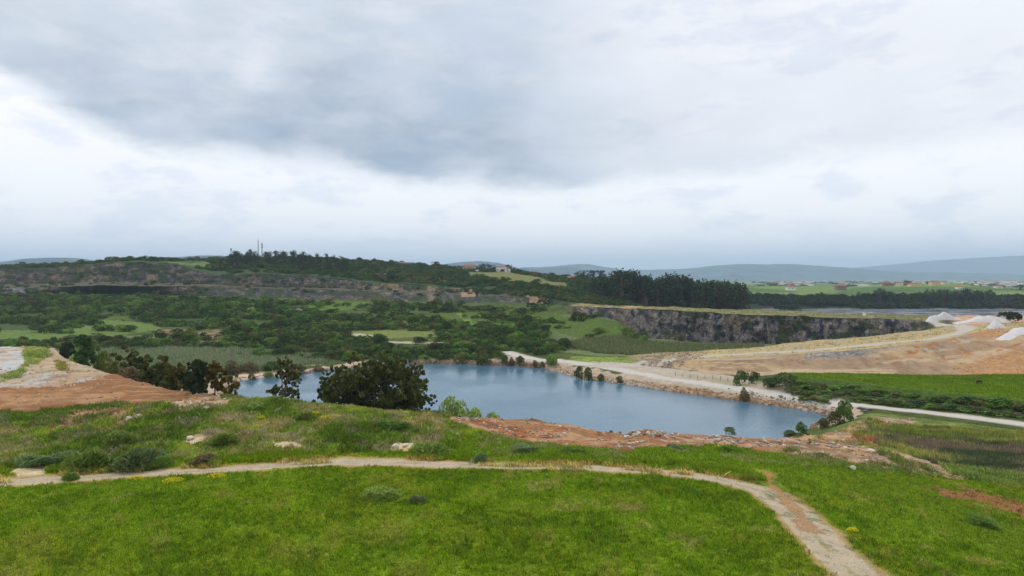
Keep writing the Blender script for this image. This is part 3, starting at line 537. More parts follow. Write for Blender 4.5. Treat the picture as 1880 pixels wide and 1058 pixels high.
V = np.stack([VX, VY, VZ], -1).reshape(-1, 3)
ii = np.arange(NR - 1)[:, None] * NC; jj = np.arange(NC)[None]; j2 = (jj + 1) % NC
Fq = np.stack([ii + jj, ii + NC + jj, ii + NC + j2, ii + j2], -1).reshape(-1, 4)
me = npmesh('ground', V, Fq, [gm], True, {'Col': ('POINT', C.reshape(-1, 3)), 'Msk': ('POINT', np.stack([GR, RK, GV], -1).reshape(-1, 3))})
tag(obj('ground', me), kind='structure')
# ------------------------------------------------------------------ water
def water_mat(name, col, bs, bstr, rough):
    m_ = bpy.data.materials.new(name); m_.use_nodes = True; t = NT(m_.node_tree); b = t.n['Principled BSDF']
    pos = t.node('ShaderNodeNewGeometry').outputs['Position']
    p2 = t.vm('MULTIPLY', pos, (1, .6, 1)); n = t.noise(p2, bs, 4, .6, .3); n2 = t.noise(pos, .035, 3, .5)
    b.inputs['Base Color'].default_value = tuple(col) + (1,); b.inputs['Roughness'].default_value = rough; b.inputs['IOR'].default_value = 1.33
    t.l.new(t.mr(n2, .35, .62, rough * .4, rough * 1.6, False), b.inputs['Roughness'])
    bp = t.node('ShaderNodeBump', i_Strength=t.mr(n2, .35, .65, bstr * .5, bstr * 1.3, False), i_Distance=.25, i_Height=n); t.l.new(bp.outputs[0], b.inputs['Normal'])
    return m_
wm = water_mat('lake_water', lin(80, 116, 136), 1.3, .36, .12)
ctr = shore.mean(0); sh2 = ctr + (shore - ctr) * 1.0
d_ = shore - ctr; sh2 = shore + d_ / np.linalg.norm(d_, axis=1)[:, None] * 3.0
wv = np.vstack([np.hstack([sh2, np.zeros((len(sh2), 1))]), np.hstack([ctr, 0])[None]])
n_ = len(sh2); wf = [(i, (i + 1) % n_, n_) for i in range(n_)]
wf = [(a, c, b_) for a, b_, c in wf]
o = obj('lake', npmesh('lake', wv, wf, [wm])); tag(o, kind='structure')
wm2 = water_mat('estuary_water', lin(150, 156, 166), .5, .25, .12)
ev = [Dp(1330, 640) + (0.36,), Dp(2500, 640) + (0.36,), Dp(2500, 960) + (0.36,), Dp(1330, 960) + (0.36,)]
o = obj('estuary_water', npmesh('estuary_water', ev, [(0, 1, 2, 3)], [wm2])); tag(o, kind='structure')

# ------------------------------------------------------------------ distant hills
hm = mat('hills', lin(82, 96, 104), 1, .05, .004, .5)  # green hills tinted blue-grey: distance haze mixed into the base colour
def ridge(pts, D, base, depth, seed):
    D *= 1.8; depth *= 1.8
    a = np.array(pts, float); n = 260; px = np.linspace(a[0, 0], a[-1, 0], n); py = np.interp(px, a[:, 0], a[:, 1])
    kk = np.exp(-.5 * (np.arange(-6, 7) / 2.5) ** 2); kk /= kk.sum(); py = np.convolve(np.pad(py, 6, 'edge'), kk, 'valid')
    top = CZ - (py - HY) * D / F; rows = 26; vs = []
    for i in range(rows):
        q = i / (rows - 1); Dq = D - depth + 2 * depth * q; w = np.sin(np.pi * q) ** 1.3 if q <= .5 else np.sin(np.pi * q)
        x = (px - 940) / F * D; nn = (fbm(x / (depth * .35), np.full(n, Dq / (depth * .35)), 4, seed) - .5)
        z = base + (top - base) * w + nn * (top - base) * .45 * np.sin(np.pi * min(q * 2, 1)) * (1 if q < .5 else 0)
        z += (fbm(x / 25, np.full(n, Dq / 25), 2, seed + 5) - .5) * D * .0011
        vs.append(np.stack([x, np.full(n, Dq), z], -1))
    v = np.concatenate(vs); f = [(i * n + j, i * n + j + 1, (i + 1) * n + j + 1, (i + 1) * n + j) for i in range(rows - 1) for j in range(n - 1)]
    tag(obj('hills', npmesh('hills', v, f, [hm], True)), kind='structure')
ridge([(-900, 500), (-200, 488), (0, 483), (60, 479), (100, 474), (135, 473), (165, 479), (220, 484), (300, 492), (500, 500)], 3400, 5, 700, 1)
ridge([(220, 500), (290, 478), (330, 473), (375, 469), (410, 470), (480, 482), (560, 500)], 2700, 5, 500, 2)
ridge([(740, 512), (800, 487), (850, 481), (880, 479.5), (915, 483), (950, 492), (1000, 500), (1060, 508)], 4200, 0, 700, 3)
ridge([(900, 508), (960, 491), (1010, 491), (1040, 490), (1080, 497), (1150, 512)], 5200, 0, 700, 4)
ridge([(900, 512), (980, 492), (1040, 487), (1080, 486), (1130, 494), (1200, 505), (1300, 512)], 7200, 0, 900, 5)
ridge([(1100, 503), (1170, 496), (1260, 494), (1310, 488), (1360, 484.5), (1410, 486), (1440, 484), (1480, 487), (1530, 492), (1600, 497), (1700, 500), (1900, 505), (2600, 510)], 6800, 0, 1100, 6)
ridge([(1290, 520), (1320, 507), (1345, 504), (1370, 510), (1400, 518)], 5200, 0, 350, 7)
ridge([(1350, 512), (1500, 497), (1620, 488), (1720, 478), (1820, 472), (1900, 470), (2100, 474), (2600, 480)], 9800, 0, 1500, 8)

# ------------------------------------------------------------------ haze
hz = bpy.data.materials.new('haze'); hz.use_nodes = True; t = NT(hz.node_tree); t.n.clear()
vol = t.node('ShaderNodeVolumePrincipled'); vol.inputs['Color'].default_value = (.62, .79, 1.0, 1); vol.inputs['Density'].default_value = 0.000075; vol.inputs['Anisotropy'].default_value = .1
t.l.new(vol.outputs[0], t.node('ShaderNodeOutputMaterial').inputs['Volume'])
hx0, hx1, hy0, hy1, hz0, hz1 = 0, 0, 0, 0, -6, 720
hv = [(x, y, z) for z in (hz0, hz1) for x, y in ((-24000, -8000), (24000, -8000), (24000, 26000), (-24000, 26000))]
hf = [(0, 3, 2, 1), (4, 5, 6, 7), (0, 1, 5, 4), (1, 2, 6, 5), (2, 3, 7, 6), (3, 0, 4, 7)]
tag(obj('haze', npmesh('haze', hv, hf, [hz])), kind='stuff')
# ------------------------------------------------------------------ vegetation generators
def unit(v): return v / (np.linalg.norm(v, axis=-1, keepdims=True) + 1e-9)
def cards(P, N, size, bias=1.0, asp=.6, var=None, g=rng):
    n = len(P); nn = unit(N * bias + g.normal(size=(n, 3))); u = unit(np.cross(nn, g.normal(size=(n, 3)))); v = np.cross(nn, u)
    s = (size * g.uniform(.6, 1.35, n))[:, None]; k = g.uniform(.6, 1.2, (4, n, 1))
    q = np.stack([P - u * s * k[0], P - v * s * asp * k[1], P + u * s * k[2], P + v * s * asp * k[3]], 1).reshape(-1, 3)
    va = np.ones(n) if var is None else var
    return q, np.repeat(va, 4)
def lobes_cards(lobes, dens, size, bias=1.0, hollow=.75, bottom=-.55, g=rng, clumpvar=.3):
    Ps, Ns, Vs = [], [], []
    for (c, r) in lobes:
        c = np.array(c, float); r = np.array(r, float); area = (r[0] * r[1] + r[1] * r[2] + r[0] * r[2]) / 3
        n = max(8, int(dens * area)); d = unit(g.normal(size=(n, 3))); d[:, 2] = np.where(d[:, 2] < bottom, -d[:, 2], d[:, 2])
        rad = g.uniform(hollow, 1.0, n)[:, None]; Ps.append(c + d * r * rad); Ns.append(unit(d / r)); Vs.append(np.full(n, g.uniform(1 - clumpvar, 1 + clumpvar)) * g.uniform(.8, 1.2, n))
    P = np.concatenate(Ps); N = np.concatenate(Ns); Va = np.concatenate(Vs)
    return cards(P, N, size, bias, .65, Va, g)
def quads_mesh(name, q, va, mats):
    f = np.arange(len(q)).reshape(-1, 4)
    return npmesh(name, q, f, mats, False, {'Var': ('POINT', np.repeat(va[:, None], 3, 1))})
def tube(pts, rad, sides=6):
    pts = np.array(pts, float); n = len(pts); tg = np.gradient(pts, axis=0); tg = unit(tg)
    a = unit(np.cross(tg, [0.3, .9, .1])); b_ = np.cross(tg, a); ang = np.arange(sides) / sides * 2 * np.pi
    v = (pts[:, None] + (a[:, None] * np.cos(ang)[None, :, None] + b_[:, None] * np.sin(ang)[None, :, None]) * np.array(rad)[:, None, None]).reshape(-1, 3)
    f = [(i * sides + j, i * sides + (j + 1) % sides, (i + 1) * sides + (j + 1) % sides, (i + 1) * sides + j) for i in range(n - 1) for j in range(sides)]
    return v, np.array(f)
def join(parts):
    vs, fs, o_ = [], [], 0
    for v, f in parts: vs.append(v); fs.append(np.asarray(f) + o_); o_ += len(v)
    return np.concatenate(vs), np.concatenate(fs)
def norm_q(q, w=1.0, h=1.0):
    q = q.copy(); rr = np.percentile(np.hypot(q[:, 0], q[:, 1]), 97); q[:, :2] *= .5 * w / rr; q[:, 2] *= h / np.percentile(q[:, 2], 99.3); return q
def bush_lobes(g, n, flat=.8, spread=.36):
    l = [((0, 0, .38 * flat), (.36, .36, .42 * flat))]
    for i in range(n):
        a = g.uniform(0, 2 * np.pi); r = g.uniform(.15, spread); s = g.uniform(.13, .25)
        z = g.uniform(.12, .72) * flat * (1 - r * .8)
        l.append(((r * math.cos(a), r * math.sin(a), z), (s, s, s * g.uniform(.75, 1.05))))
    return l
def leafmat(name, rgb, rnd=.5, tr=.2): return mat(name, tuple(1.12 * q for q in lin(*rgb)), .75, .15, 0, attr='Var', objrand=rnd, trans=tr)
LM = {'dark': leafmat('leaf_dark', (72, 92, 44)), 'mid': leafmat('leaf_mid', (104, 130, 52)), 'olive': leafmat('leaf_olive', (98, 102, 54)),
      'euc': leafmat('leaf_eucalyptus', (86, 92, 44), .3, .22), 'ochre': leafmat('leaf_ochre', (104, 92, 34), .3), 'light': leafmat('leaf_light', (138, 158, 84), .2),
      'black': leafmat('leaf_blackgreen', (46, 58, 36), .2, .08), 'far': leafmat('leaf_far', (50, 66, 40), .35, .08), 'yellow': leafmat('flower_yellow', (222, 212, 40), .1),
      'blossom': leafmat('blossom', (186, 184, 168), .2), 'weed': leafmat('weed', (112, 138, 58), .35), 'brown': leafmat('leaf_brown', (110, 100, 66), .3), 'bluegreen': leafmat('leaf_bluegreen', (112, 132, 82), .2)}
bark = mat('bark', lin(120, 110, 98), .9, .1, 1.5, .35); bark_d = mat('bark_dark', lin(80, 70, 60), .9, .1, 1.5, .35)
gb = np.random.default_rng(11)
BUSH = {}
for kd in ('dark', 'mid', 'olive', 'brown', 'light', 'black', 'ochre', 'bluegreen', 'weed'):
    BUSH[kd] = []
    for i in range(4 if kd in ('dark', 'mid', 'olive') else 2):
        q, va = lobes_cards(bush_lobes(gb, gb.integers(9, 15), gb.uniform(.75, 1.0)), 2600, .045, 1.2, .8, g=gb)
        q = norm_q(q); q[:, 2] = np.maximum(q[:, 2], -.05); BUSH[kd].append(quads_mesh('shrub_' + kd, q, va, [LM[kd]]))
def bushlow(g, n=9):
    q, va = lobes_cards(bush_lobes(g, 7, g.uniform(.65, .95)), 620, .075, 1.2, .8, g=g); return norm_q(q), va
def weed_mesh(seed, leaf):
    g = np.random.default_rng(seed); n = 2600; a = g.uniform(0, 6.28, n); r_ = np.sqrt(g.random(n)) * .5; lump = np.zeros(n); x = r_ * np.cos(a) * g.uniform(.8, 1.1, n); y = r_ * np.sin(a)
    for _ in range(7):
        cx, cy, cr, ch = g.uniform(-.3, .3), g.uniform(-.3, .3), g.uniform(.14, .3), g.uniform(.5, 1); lump = np.maximum(lump, ch * np.exp(-((x - cx) ** 2 + (y - cy) ** 2) / cr ** 2))
    h = (.15 + .85 * lump) * g.uniform(.55, 1.0, n); dirx = np.stack([x * 1.0, y * 1.0, np.full(n, .55)], -1) + g.normal(0, .18, (n, 3)); tip = np.stack([x, y, h], -1); base = tip - unit(dirx) * (g.uniform(.12, .3, n))[:, None]
    w = unit(np.cross(tip - base, g.normal(size=(n, 3)))) * (g.uniform(.006, .016, n))[:, None]; q = np.stack([base - w, base + w, tip + w * .7, tip - w * .3], 1).reshape(-1, 3); q[:, 2] = np.maximum(q[:, 2], -.05)
    return quads_mesh('weed_clump', q, np.repeat(g.uniform(.7, 1.35, n), 4), [LM[leaf]])
for kd in ('weed', 'bluegreen', 'brown'): BUSH['w_' + kd] = [weed_mesh(300 + i, kd) for i in range(4)]
LOW = [bushlow(gb) for _ in range(8)]

PROJ = HY + F * (CZ - VZ[:, :nf_]) / (R[:, :nf_] * np.cos(thf)[None]); PMIN = np.minimum.accumulate(np.where(np.arange(NR)[:, None] > 20, PROJ, 1e4), 0)
def proj(x, y, z): return 940 + F * x / y, HY + F * (CZ - z) / y
def visible(x, y, ztop, slack=.5):
    px, py = proj(x, y, ztop); 
    if not (-60 < px < 1940): return False
    j = colidx(px); r = math.hypot(x, y); i = np.searchsorted(R[:, j], r - 1.5) - 1
    return py < PMIN[max(i, 21), j] - slack
def bush(px, D, w, h, kd, label, group=None, name='shrub', cat='shrub', i=None):
    """px: photo column, D: distance (m), w/h: size in metres"""
    x = (px - 940) / F * D; z = height(x, D); ml = BUSH[kd]
    o = obj(name, ml[(i if i is not None else random.randrange(99)) % len(ml)], None, (x, D, z - .05 * h), random.uniform(0, 6.28), (w, w, h))
    return tag(o, label, cat, group)
def bush_px(px, pytop, pybase, wpx, kd, label, group=None, D=None, name='shrub', cat='shrub'):
    if D is None: p = hit(px, pybase); D = p[1]; x = px; 
    xx = (px - 940) / F * D; zg = height(xx, D); ht = (CZ - (pytop - HY) * D / F) - zg
    return bush(px, D, wpx * D / F * 1.08, max(ht, .4) * 1.02, kd, label, group, name, cat)

# ---- trees
def tree_parts(g, H, W, kind):
    """unit metres; returns trunk (v,f) and crown (q,va)"""
    stems = {'euc': 3, 'round': 2, 'tall': 1, 'pine': 1, 'sparse': 3}[kind]; tr = []; lob = []; tips = []
    base_r = .022 * H + .06
    for s in range(stems):
        a = g.uniform(0, 6.28); lean = g.uniform(.1, .5) * W * (.6 if kind in ('euc', 'sparse') else .2); Hs = H * g.uniform(.75, .95)
        if stems == 1: lean *= .25
        k = 8; q = np.linspace(0, 1, k); wob = np.cumsum(g.normal(0, .012 * H, (k, 2)), 0) * q[:, None]
        pts = np.stack([math.cos(a) * lean * q ** 1.2 + wob[:, 0], math.sin(a) * lean * q ** 1.2 + wob[:, 1], q * Hs], -1)
        tr.append(tube(pts, base_r * (1 - .82 * q) * (.75 if stems > 1 else 1)))
        nb = {'euc': 12, 'round': 9, 'tall': 12, 'pine': 7, 'sparse': 7}[kind]
        for b_ in range(nb):
            lo = {'euc': .22, 'round': .06, 'tall': .15, 'pine': .7, 'sparse': .35}[kind]; qq = g.uniform(lo, .95); p0 = np.array([np.interp(qq, q, pts[:, c]) for c in range(3)])
            ba = g.uniform(0, 6.28); ln = W * .5 * g.uniform(.45, 1) * {'tall': 1 - .5 * qq, 'pine': 1.0, 'euc': 1.05 - .8 * max(0, qq - .5)}.get(kind, 1.05 - .45 * abs(qq - .45)); rise = g.uniform(.05, .6) * ln
            if kind == 'pine': rise = g.uniform(.25, .5) * ln
            m_ = np.array([math.cos(ba), math.sin(ba), 0]); p1 = p0 + m_ * ln * .5 + [0, 0, rise * .35]; p2 = p0 + m_ * ln + [0, 0, rise]
            tr.append(tube([p0, p1, p2], [base_r * .38 * (1.1 - qq), base_r * .25, base_r * .1], 4)); tips.append(p2); tips.append((p1 + p2) / 2 + g.normal(0, .04 * W, 3))
        tips.append(pts[-1])
    for p in tips:
        rr = {'euc': .105, 'round': .17, 'tall': .2, 'pine': .17, 'sparse': .085}[kind] * W * g.uniform(.7, 1.3)
        if kind == 'tall': rr = max(rr, .075 * H)
        lob.append((p, (rr, rr, rr * (.45 if kind == 'pine' else .72)))) 
        if kind in ('euc', 'sparse'): 
            o_ = g.normal(0, rr * .9, 3); lob.append((p + o_, (rr * .7, rr * .7, rr * .5)))
    return join(tr), lob
def make_tree_mesh(seed, H, W, kind, leaf, cs, dens, name):
    g = np.random.default_rng(seed); (tv, tf), lob = tree_parts(g, H, W, kind)
    lob = [l for l in lob if l[0][2] > .06 * H]
    big = lob; lob = []
    for (c, r_) in big:                       # break every bough into ragged sprays
        for _ in range(5):
            o_ = g.normal(0, 1, 3) * np.array(r_) * .7; f_ = g.uniform(.28, .5); lob.append((np.array(c) + o_, tuple(q_ * f_ for q_ in r_)))
    q, va = lobes_cards(lob, dens * .9, cs, .6, .35 if kind in ('euc', 'sparse') else .6, -.95, g, .5)
    k_ = norm_q(q, W, H); sx = np.abs(k_[:, 0]).max() / np.abs(q[:, 0]).max(); sz = k_[:, 2].max() / q[:, 2].max(); tv = tv * [sx, sx, sz]; q = k_; q[:, 2] = np.maximum(q[:, 2], 0)
    return npmesh(name + '_trunk', tv, tf, [bark]), quads_mesh(name + '_crown', q, va, [LM[leaf]]), (tv, tf, q, va)
def hero_tree(seed, px, pytop, D, wpx, kind, leaf, label, group=None, name='eucalyptus_tree', cat='tree', cs=.3, dens=260, H=None):
    x = (px - 940) / F * D; zg = height(x, D); H = CZ - (pytop - HY) * D / F - zg; Wm = wpx * D / F
    a, b_, _ = make_tree_mesh(seed, H, Wm, kind, leaf, cs, dens, name)
    e = tag(obj(name, None, None, (x, D, zg - .1)), label, cat, group); obj('trunk', a, e); obj('crown', b_, e); return e
def far_tree_mesh(seed, kind, leaf, W=.55, cs=.035, dens=900):
    g = np.random.default_rng(seed); (tv, tf), lob = tree_parts(g, 1.0, W, kind); q, va = lobes_cards(lob, dens, cs, .8, .6, -.9, g, .35); q[:, 2] = np.maximum(q[:, 2], 0); zs = 1 / np.percentile(q[:, 2], 99.3); q[:, 2] *= zs; tv = tv * [1, 1, zs]
    v = np.concatenate([tv, q]); f = np.concatenate([tf, np.arange(len(q)).reshape(-1, 4) + len(tv)])
    mi = np.concatenate([np.zeros(len(tf)), np.ones(len(q) // 4)]); vr = np.concatenate([np.ones(len(tv)), va])
    return npmesh('tree_' + kind, v, f, [bark_d, LM[leaf]], False, {'Var': ('POINT', np.repeat(vr[:, None], 3, 1))}, mi)
FT = {'tall': [far_tree_mesh(100 + i, 'tall', 'far', .62, .035, 1100) for i in range(6)], 'round': [far_tree_mesh(120 + i, 'round', 'far', 1.0, .05, 500) for i in range(4)], 'pine': [far_tree_mesh(140 + i, 'pine', 'far', .9, .045, 500) for i in range(3)]}
def far_tree(px, pytop, D, kind, label, group, wf=1.0, name='tree', cat='tree', H=None):
    x = (px - 940) / F * D; zg = height(x, D)
    if H is None: H = CZ - (pytop - HY) * D / F - zg
    H = max(H, 2.5) * 1.03; o = obj(name, random.choice(FT[kind]), None, (x, D, zg - .3), random.uniform(0, 6.28), (H * wf, H * wf, H))
    return tag(o, label, cat, group)

# hero eucalyptus by the lake and the clump at the edge of the left plateau
G1 = 'dark eucalyptus trees on the near lake shore'
hero_tree(21, 700, 650, 158, 150, 'euc', 'euc', 'largest and tallest dark eucalyptus in the middle of the near shore cluster', G1, dens=230)
hero_tree(22, 655, 658, 163, 100, 'euc', 'euc', 'eucalyptus with high ochre tipped crown leaning left of the tallest one', G1, dens=230)
hero_tree(23, 624, 686, 155, 82, 'euc', 'euc', 'low left eucalyptus of the cluster with gaps showing water through its crown', G1, dens=230)
hero_tree(24, 766, 688, 157, 78, 'euc', 'euc', 'right eucalyptus of the cluster with foliage reaching near the ground', G1, dens=230)
hero_tree(25, 738, 668, 164, 96, 'euc', 'euc', 'dense eucalyptus just right of the tallest one in the lake cluster', G1, dens=230)
hero_tree(6, 520, 658, 158, 80, 'sparse', 'euc', 'lone slender eucalyptus with sparse open crown in front of the water', None, dens=420)
G2 = 'trees and shrubs along the edge of the bare earth plateau'
hero_tree(7, 157, 615, 214, 42, 'tall', 'dark', 'tall dark green tree at the edge of the pale earth pad', G2, 'leafy_tree', cs=.38, dens=300)
hero_tree(8, 245, 641, 196, 66, 'round', 'euc', 'broad dark olive tree in the row below the gravel edge', G2, 'leafy_tree', cs=.35, dens=300)
hero_tree(9, 290, 655, 182, 60, 'round', 'euc', 'rounded olive tree between the broad one and the black green one', G2, 'leafy_tree', cs=.33, dens=320)
hero_tree(10, 357, 662, 150, 58, 'round', 'black', 'very dark round tree at the tip of the brown earth field', G2, 'leafy_tree', cs=.3, dens=520)
hero_tree(11, 395, 667, 160, 46, 'tall', 'ochre', 'yellowish brown tree right beside the very dark round tree', G2, 'leafy_tree', cs=.3, dens=520)
hero_tree(12, 424, 690, 158, 34, 'round', 'ochre', 'small ochre tree at the left end of the lake', G2, 'leafy_tree', cs=.28, dens=520)
hero_tree(13, 325, 668, 170, 48, 'round', 'ochre', 'brownish green tree touching the left side of the very dark tree', G2, 'leafy_tree', cs=.3, dens=520)
for px, top, D, wp, kd, lb in [(125, 627, 236, 30, 'black', 'dark round bush left of the tall plateau tree'), (190, 643, 222, 34, 'mid', 'bright green bush right of the tall plateau tree'), (140, 650, 224, 26, 'light', 'pale yellow green bush at the foot of the tall plateau tree'),
                               (215, 662, 205, 40, 'olive', 'olive bush between the tall tree and the broad olive tree'), (268, 680, 182, 50, 'olive', 'low olive bush at the gravel rim under the broad tree'), (310, 690, 170, 40, 'dark', 'low dark bush at the gravel rim in the tree row'), (240, 672, 190, 44, 'brown', 'brownish bush in front of the broad olive tree'),
                               (575, 732, 150, 14, 'dark', 'tiny dark shrub left of the eucalyptus cluster at the water'), (828, 727, 146, 52, 'light', 'pale green leafy bush at the shore right of the eucalyptus cluster'), (800, 752, 142, 40, 'mid', 'low green bush between eucalyptus cluster and pale leafy bush'),
                               (872, 748, 145, 40, 'light', 'low pale green bush left of two small ones above the brown spoil'), (905, 756, 144, 26, 'light', 'smallest pale green bush at the start of the brown spoil')]:
    xx = (px - 940) / F * D; bush(px, D, wp * D / F * 1.1, CZ - (top - HY) * D / F - height(xx, D), kd, lb, G2 if px < 500 else 'shrubs along the near lake shore')
# shrubs standing around the water and beside the roads
for px, top, bs, wp, kd, lb in [(1013, 652, 672, 24, 'mid', 'green bush at the upper right corner of the lake'), (1063, 672, 697, 17, 'dark', 'left dark bush of the pair standing in the water edge'), (1080, 674, 698, 17, 'olive', 'right olive bush of the pair standing in the water edge'),
        (1103, 686, 700, 12, 'olive', 'small bush next on the bank after the waterside pair'), (1138, 690, 705, 13, 'olive', 'small olive bush farther along the rocky lake bank'), (890, 650, 671, 30, 'dark', 'broad bush overhanging the far lake shore'), (927, 652, 668, 15, 'olive', 'thin grey green bush on far shore beside the pale track'),
        (940, 656, 670, 12, 'brown', 'small brownish bush on the far shore between two thin ones'), (955, 653, 669, 15, 'olive', 'thin round bush on the far shore left of the rocks'), (983, 661, 672, 13, 'brown', 'low brown bush among the shore rocks'), (996, 664, 675, 10, 'olive', 'tiny bush right beside the brown shore bush'),
        (1367, 712, 738, 17, 'brown', 'bare twiggy bush on the bank beside the lakeside road'), (1360, 680, 707, 26, 'dark', 'larger dark bush of the pair left of the horse pasture'), (1384, 682, 703, 20, 'dark', 'smaller dark bush of the pair left of the horse pasture'),
        (1553, 735, 775, 32, 'mid', 'tall green bush at the right tip of the lake beside the road'), (1532, 755, 780, 26, 'olive', 'low bush sloping down left of the tall lake tip bush'), (1512, 768, 785, 20, 'olive', 'lowest bush of the three at the right tip of the lake'),
        (1470, 774, 798, 20, 'mid', 'upright green bush on the near right lake shore'), (1450, 790, 802, 26, 'olive', 'wide low bush at the near right lake shore'), (1416, 786, 803, 13, 'mid', 'small upright bush left of the near right shore bushes'), (1340, 784, 801, 22, 'bluegreen', 'left part grassy bush at the rubble rim by the lake'), (1366, 786, 800, 24, 'bluegreen', 'right part grassy bush at the rubble rim by the lake'),
        (1441, 684, 712, 50, 'dark', 'large dark bush at the left corner of the horse pasture'), (1412, 694, 712, 26, 'dark', 'dark bush left of the large corner bush by the pasture'),
        (462, 685, 700, 14, 'olive', 'small bush on the sandy west beach'), (492, 682, 697, 18, 'bluegreen', 'grey green bush on the sandy west beach'), (500, 664, 682, 40, 'dark', 'rounded dark bush above the sandy west beach'), (545, 668, 684, 32, 'olive', 'olive bush behind the beach right of the slender eucalyptus'), (585, 670, 683, 20, 'brown', 'brownish bush at the shore left of the eucalyptus cluster'), (430, 662, 686, 40, 'brown', 'brown twiggy bush at the reed edge'), (462, 664, 684, 36, 'brown', 'second brown twiggy bush at the reed edge near the beach'),
        (652, 617, 628, 17, 'dark', 'isolated round bush on the pale grass, middle of three'), (629, 618, 627, 15, 'dark', 'isolated round bush on the pale grass, left of three'), (684, 620, 629, 22, 'dark', 'isolated round bush on the pale grass, right of three'),
        (770, 618, 630, 28, 'dark', 'dark bush at the far right end of the thin pale track in the pit'), (548, 566, 574, 13, 'blossom', 'white flowering bush on the pit slope'), (463, 564, 573, 16, 'light', 'pale grey green bush left of the white flowering one')]:
    if kd == 'blossom' and 'blossom' not in BUSH: BUSH['blossom'] = [quads_mesh('shrub_blossom', *bushlow(gb), [LM['blossom']])]
    bush_px(px, top, bs, wp, kd, lb, 'single shrubs beside the lake, beach and tracks')
BANK = []
for k in range(170):
    px = random.uniform(1455, 1895); a_ = hit(px, 760)[1]; j = colidx(px); r8 = LR[8, j]; r9 = LR[9, j]; q = random.uniform(-.02, .74) ; D = (r8 + (r9 - r8) * q) * math.cos(thf[j])
    if k > 54: xx = (px - 940) / F * D; BANK.append((xx, D, height(xx, D), random.uniform(2.2, 4.6), random.uniform(.6, 1.2), random.choice(['dark', 'mid', 'mid', 'olive']))); continue
    bush(px, D, random.uniform(2.2, 4.4), random.uniform(.7, 1.3), random.choice(['dark', 'mid', 'mid', 'olive']), 'one of the dark shrubs crowding the bank between pasture and road', 'shrubs on the bank below the horse pasture')
bush_px(1853, 572, 592, 44, 'black', 'wide black green bush beside the white sand heaps'); bush_px(1436, 560, 570, 28, 'black', 'left dark bush on the top of the quarry plateau'); bush_px(1456, 562, 571, 24, 'black', 'right dark bush on the top of the quarry plateau')
bush_px(1213, 549, 561, 24, 'olive', 'olive round bush at the forest foot behind the plateau'); bush_px(1232, 553, 562, 20, 'black', 'dark bush at the forest foot on the plateau')

# ---- scrub that fills the quarry floor
gp = np.random.default_rng(5)
def scatter(n, d0, d1, p0, p1, accept, sz, kinds):
    out = []; cell = {}
    D = np.sqrt(gp.uniform(d0 ** 2, d1 ** 2, n)); px = gp.uniform(p0, p1, n); x = (px - 940) / F * D
    acc = accept(x, D, px); s = sz(D, gp.random(n)) * (1)
    for i in np.nonzero(acc)[0]:
        c = (int(x[i] // 6), int(D[i] // 6)); ok = True
        for a in (-1, 0, 1):
            for b_ in (-1, 0, 1):
                for (xx, yy, ss) in cell.get((c[0] + a, c[1] + b_), ()):
                    if (xx - x[i]) ** 2 + (yy - D[i]) ** 2 < (.42 * (ss + s[i]) / 1.0) ** 2 * .8: ok = False
        if not ok: continue
        z = height(x[i], D[i]); h = s[i] * gp.uniform(.42, .85)
        if z < .3 or not visible(x[i], D[i], z + h): continue
        cell.setdefault(c, []).append((x[i], D[i], s[i])); out.append((x[i], D[i], z, s[i], h, kinds[gp.integers(len(kinds))]))
    return out
DENSE = [[(-300, 562), (0, 560), (100, 548), (210, 545), (240, 565), (200, 583), (120, 602), (60, 607), (0, 606), (-300, 606)], [(60, 532), (450, 545), (460, 575), (250, 580), (200, 560), (60, 552)], [(240, 570), (430, 575), (440, 602), (300, 600), (250, 588)],
         [(420, 598), (640, 590), (640, 640), (600, 655), (560, 645), (440, 640), (400, 618)], [(600, 640), (800, 640), (900, 655), (900, 662), (700, 662), (600, 652)], [(800, 612), (1000, 600), (1020, 650), (1000, 655), (960, 648), (900, 655), (800, 645)], [(560, 572), (820, 590), (880, 606), (780, 608), (600, 606)],
         [(0, 545), (1000, 555), (1000, 572), (700, 568), (500, 560), (0, 560)], [(1060, 605), (1200, 622), (1210, 634), (1130, 634), (1060, 622)], [(860, 565), (1000, 570), (980, 578), (860, 574)], [(170, 628), (330, 628), (430, 632), (430, 642), (200, 642)]]
DW = [pworld(q) for q in DENSE]
def acc_pit(x, y, px):
    m_ = fbm(x / 26, y / 26, 3, 201); cl = np.zeros(len(x), bool); dn = np.zeros(len(x), bool)
    for q in CW: cl |= inpoly(x, y, q)
    for q in DW: dn |= inpoly(x, y, q)
    inside = inpoly(x, y, pworld([(-400, 640), (95, 640), (200, 645), (440, 655), (600, 664), (930, 660), (935, 643), (1010, 656), (1040, 650), (1190, 632), (1180, 622), (1150, 605), (1135, 590), (1040, 565), (1000, 562), (700, 556), (440, 551), (200, 545), (-400, 545)]))
    return inside & ~(cl & (m_ < .66)) & (dn & (m_ > .34) | (m_ > .54))
pit = scatter(26000, 300, 790, -40, 1200, acc_pit, lambda D, r: (2.2 + 5.0 * r ** 2) * np.interp(D, [300, 450, 800], [.95, 1.05, 1.15]), ['dark', 'dark', 'mid', 'mid', 'olive', 'dark'])
def acc_hill(x, y, px):
    m_ = fbm(x / 30, y / 22, 3, 203); f_ = inpoly(x, y, pworld([(850, 498), (950, 503), (1050, 524), (1030, 531), (920, 514), (860, 508)])); f2 = inpoly(x, y, pworld([(300, 479), (380, 479), (395, 492), (330, 486)]))
    return (m_ > np.where(px < 420, .5, .36)) & ~f_ & ~f2 & (px < 1180)
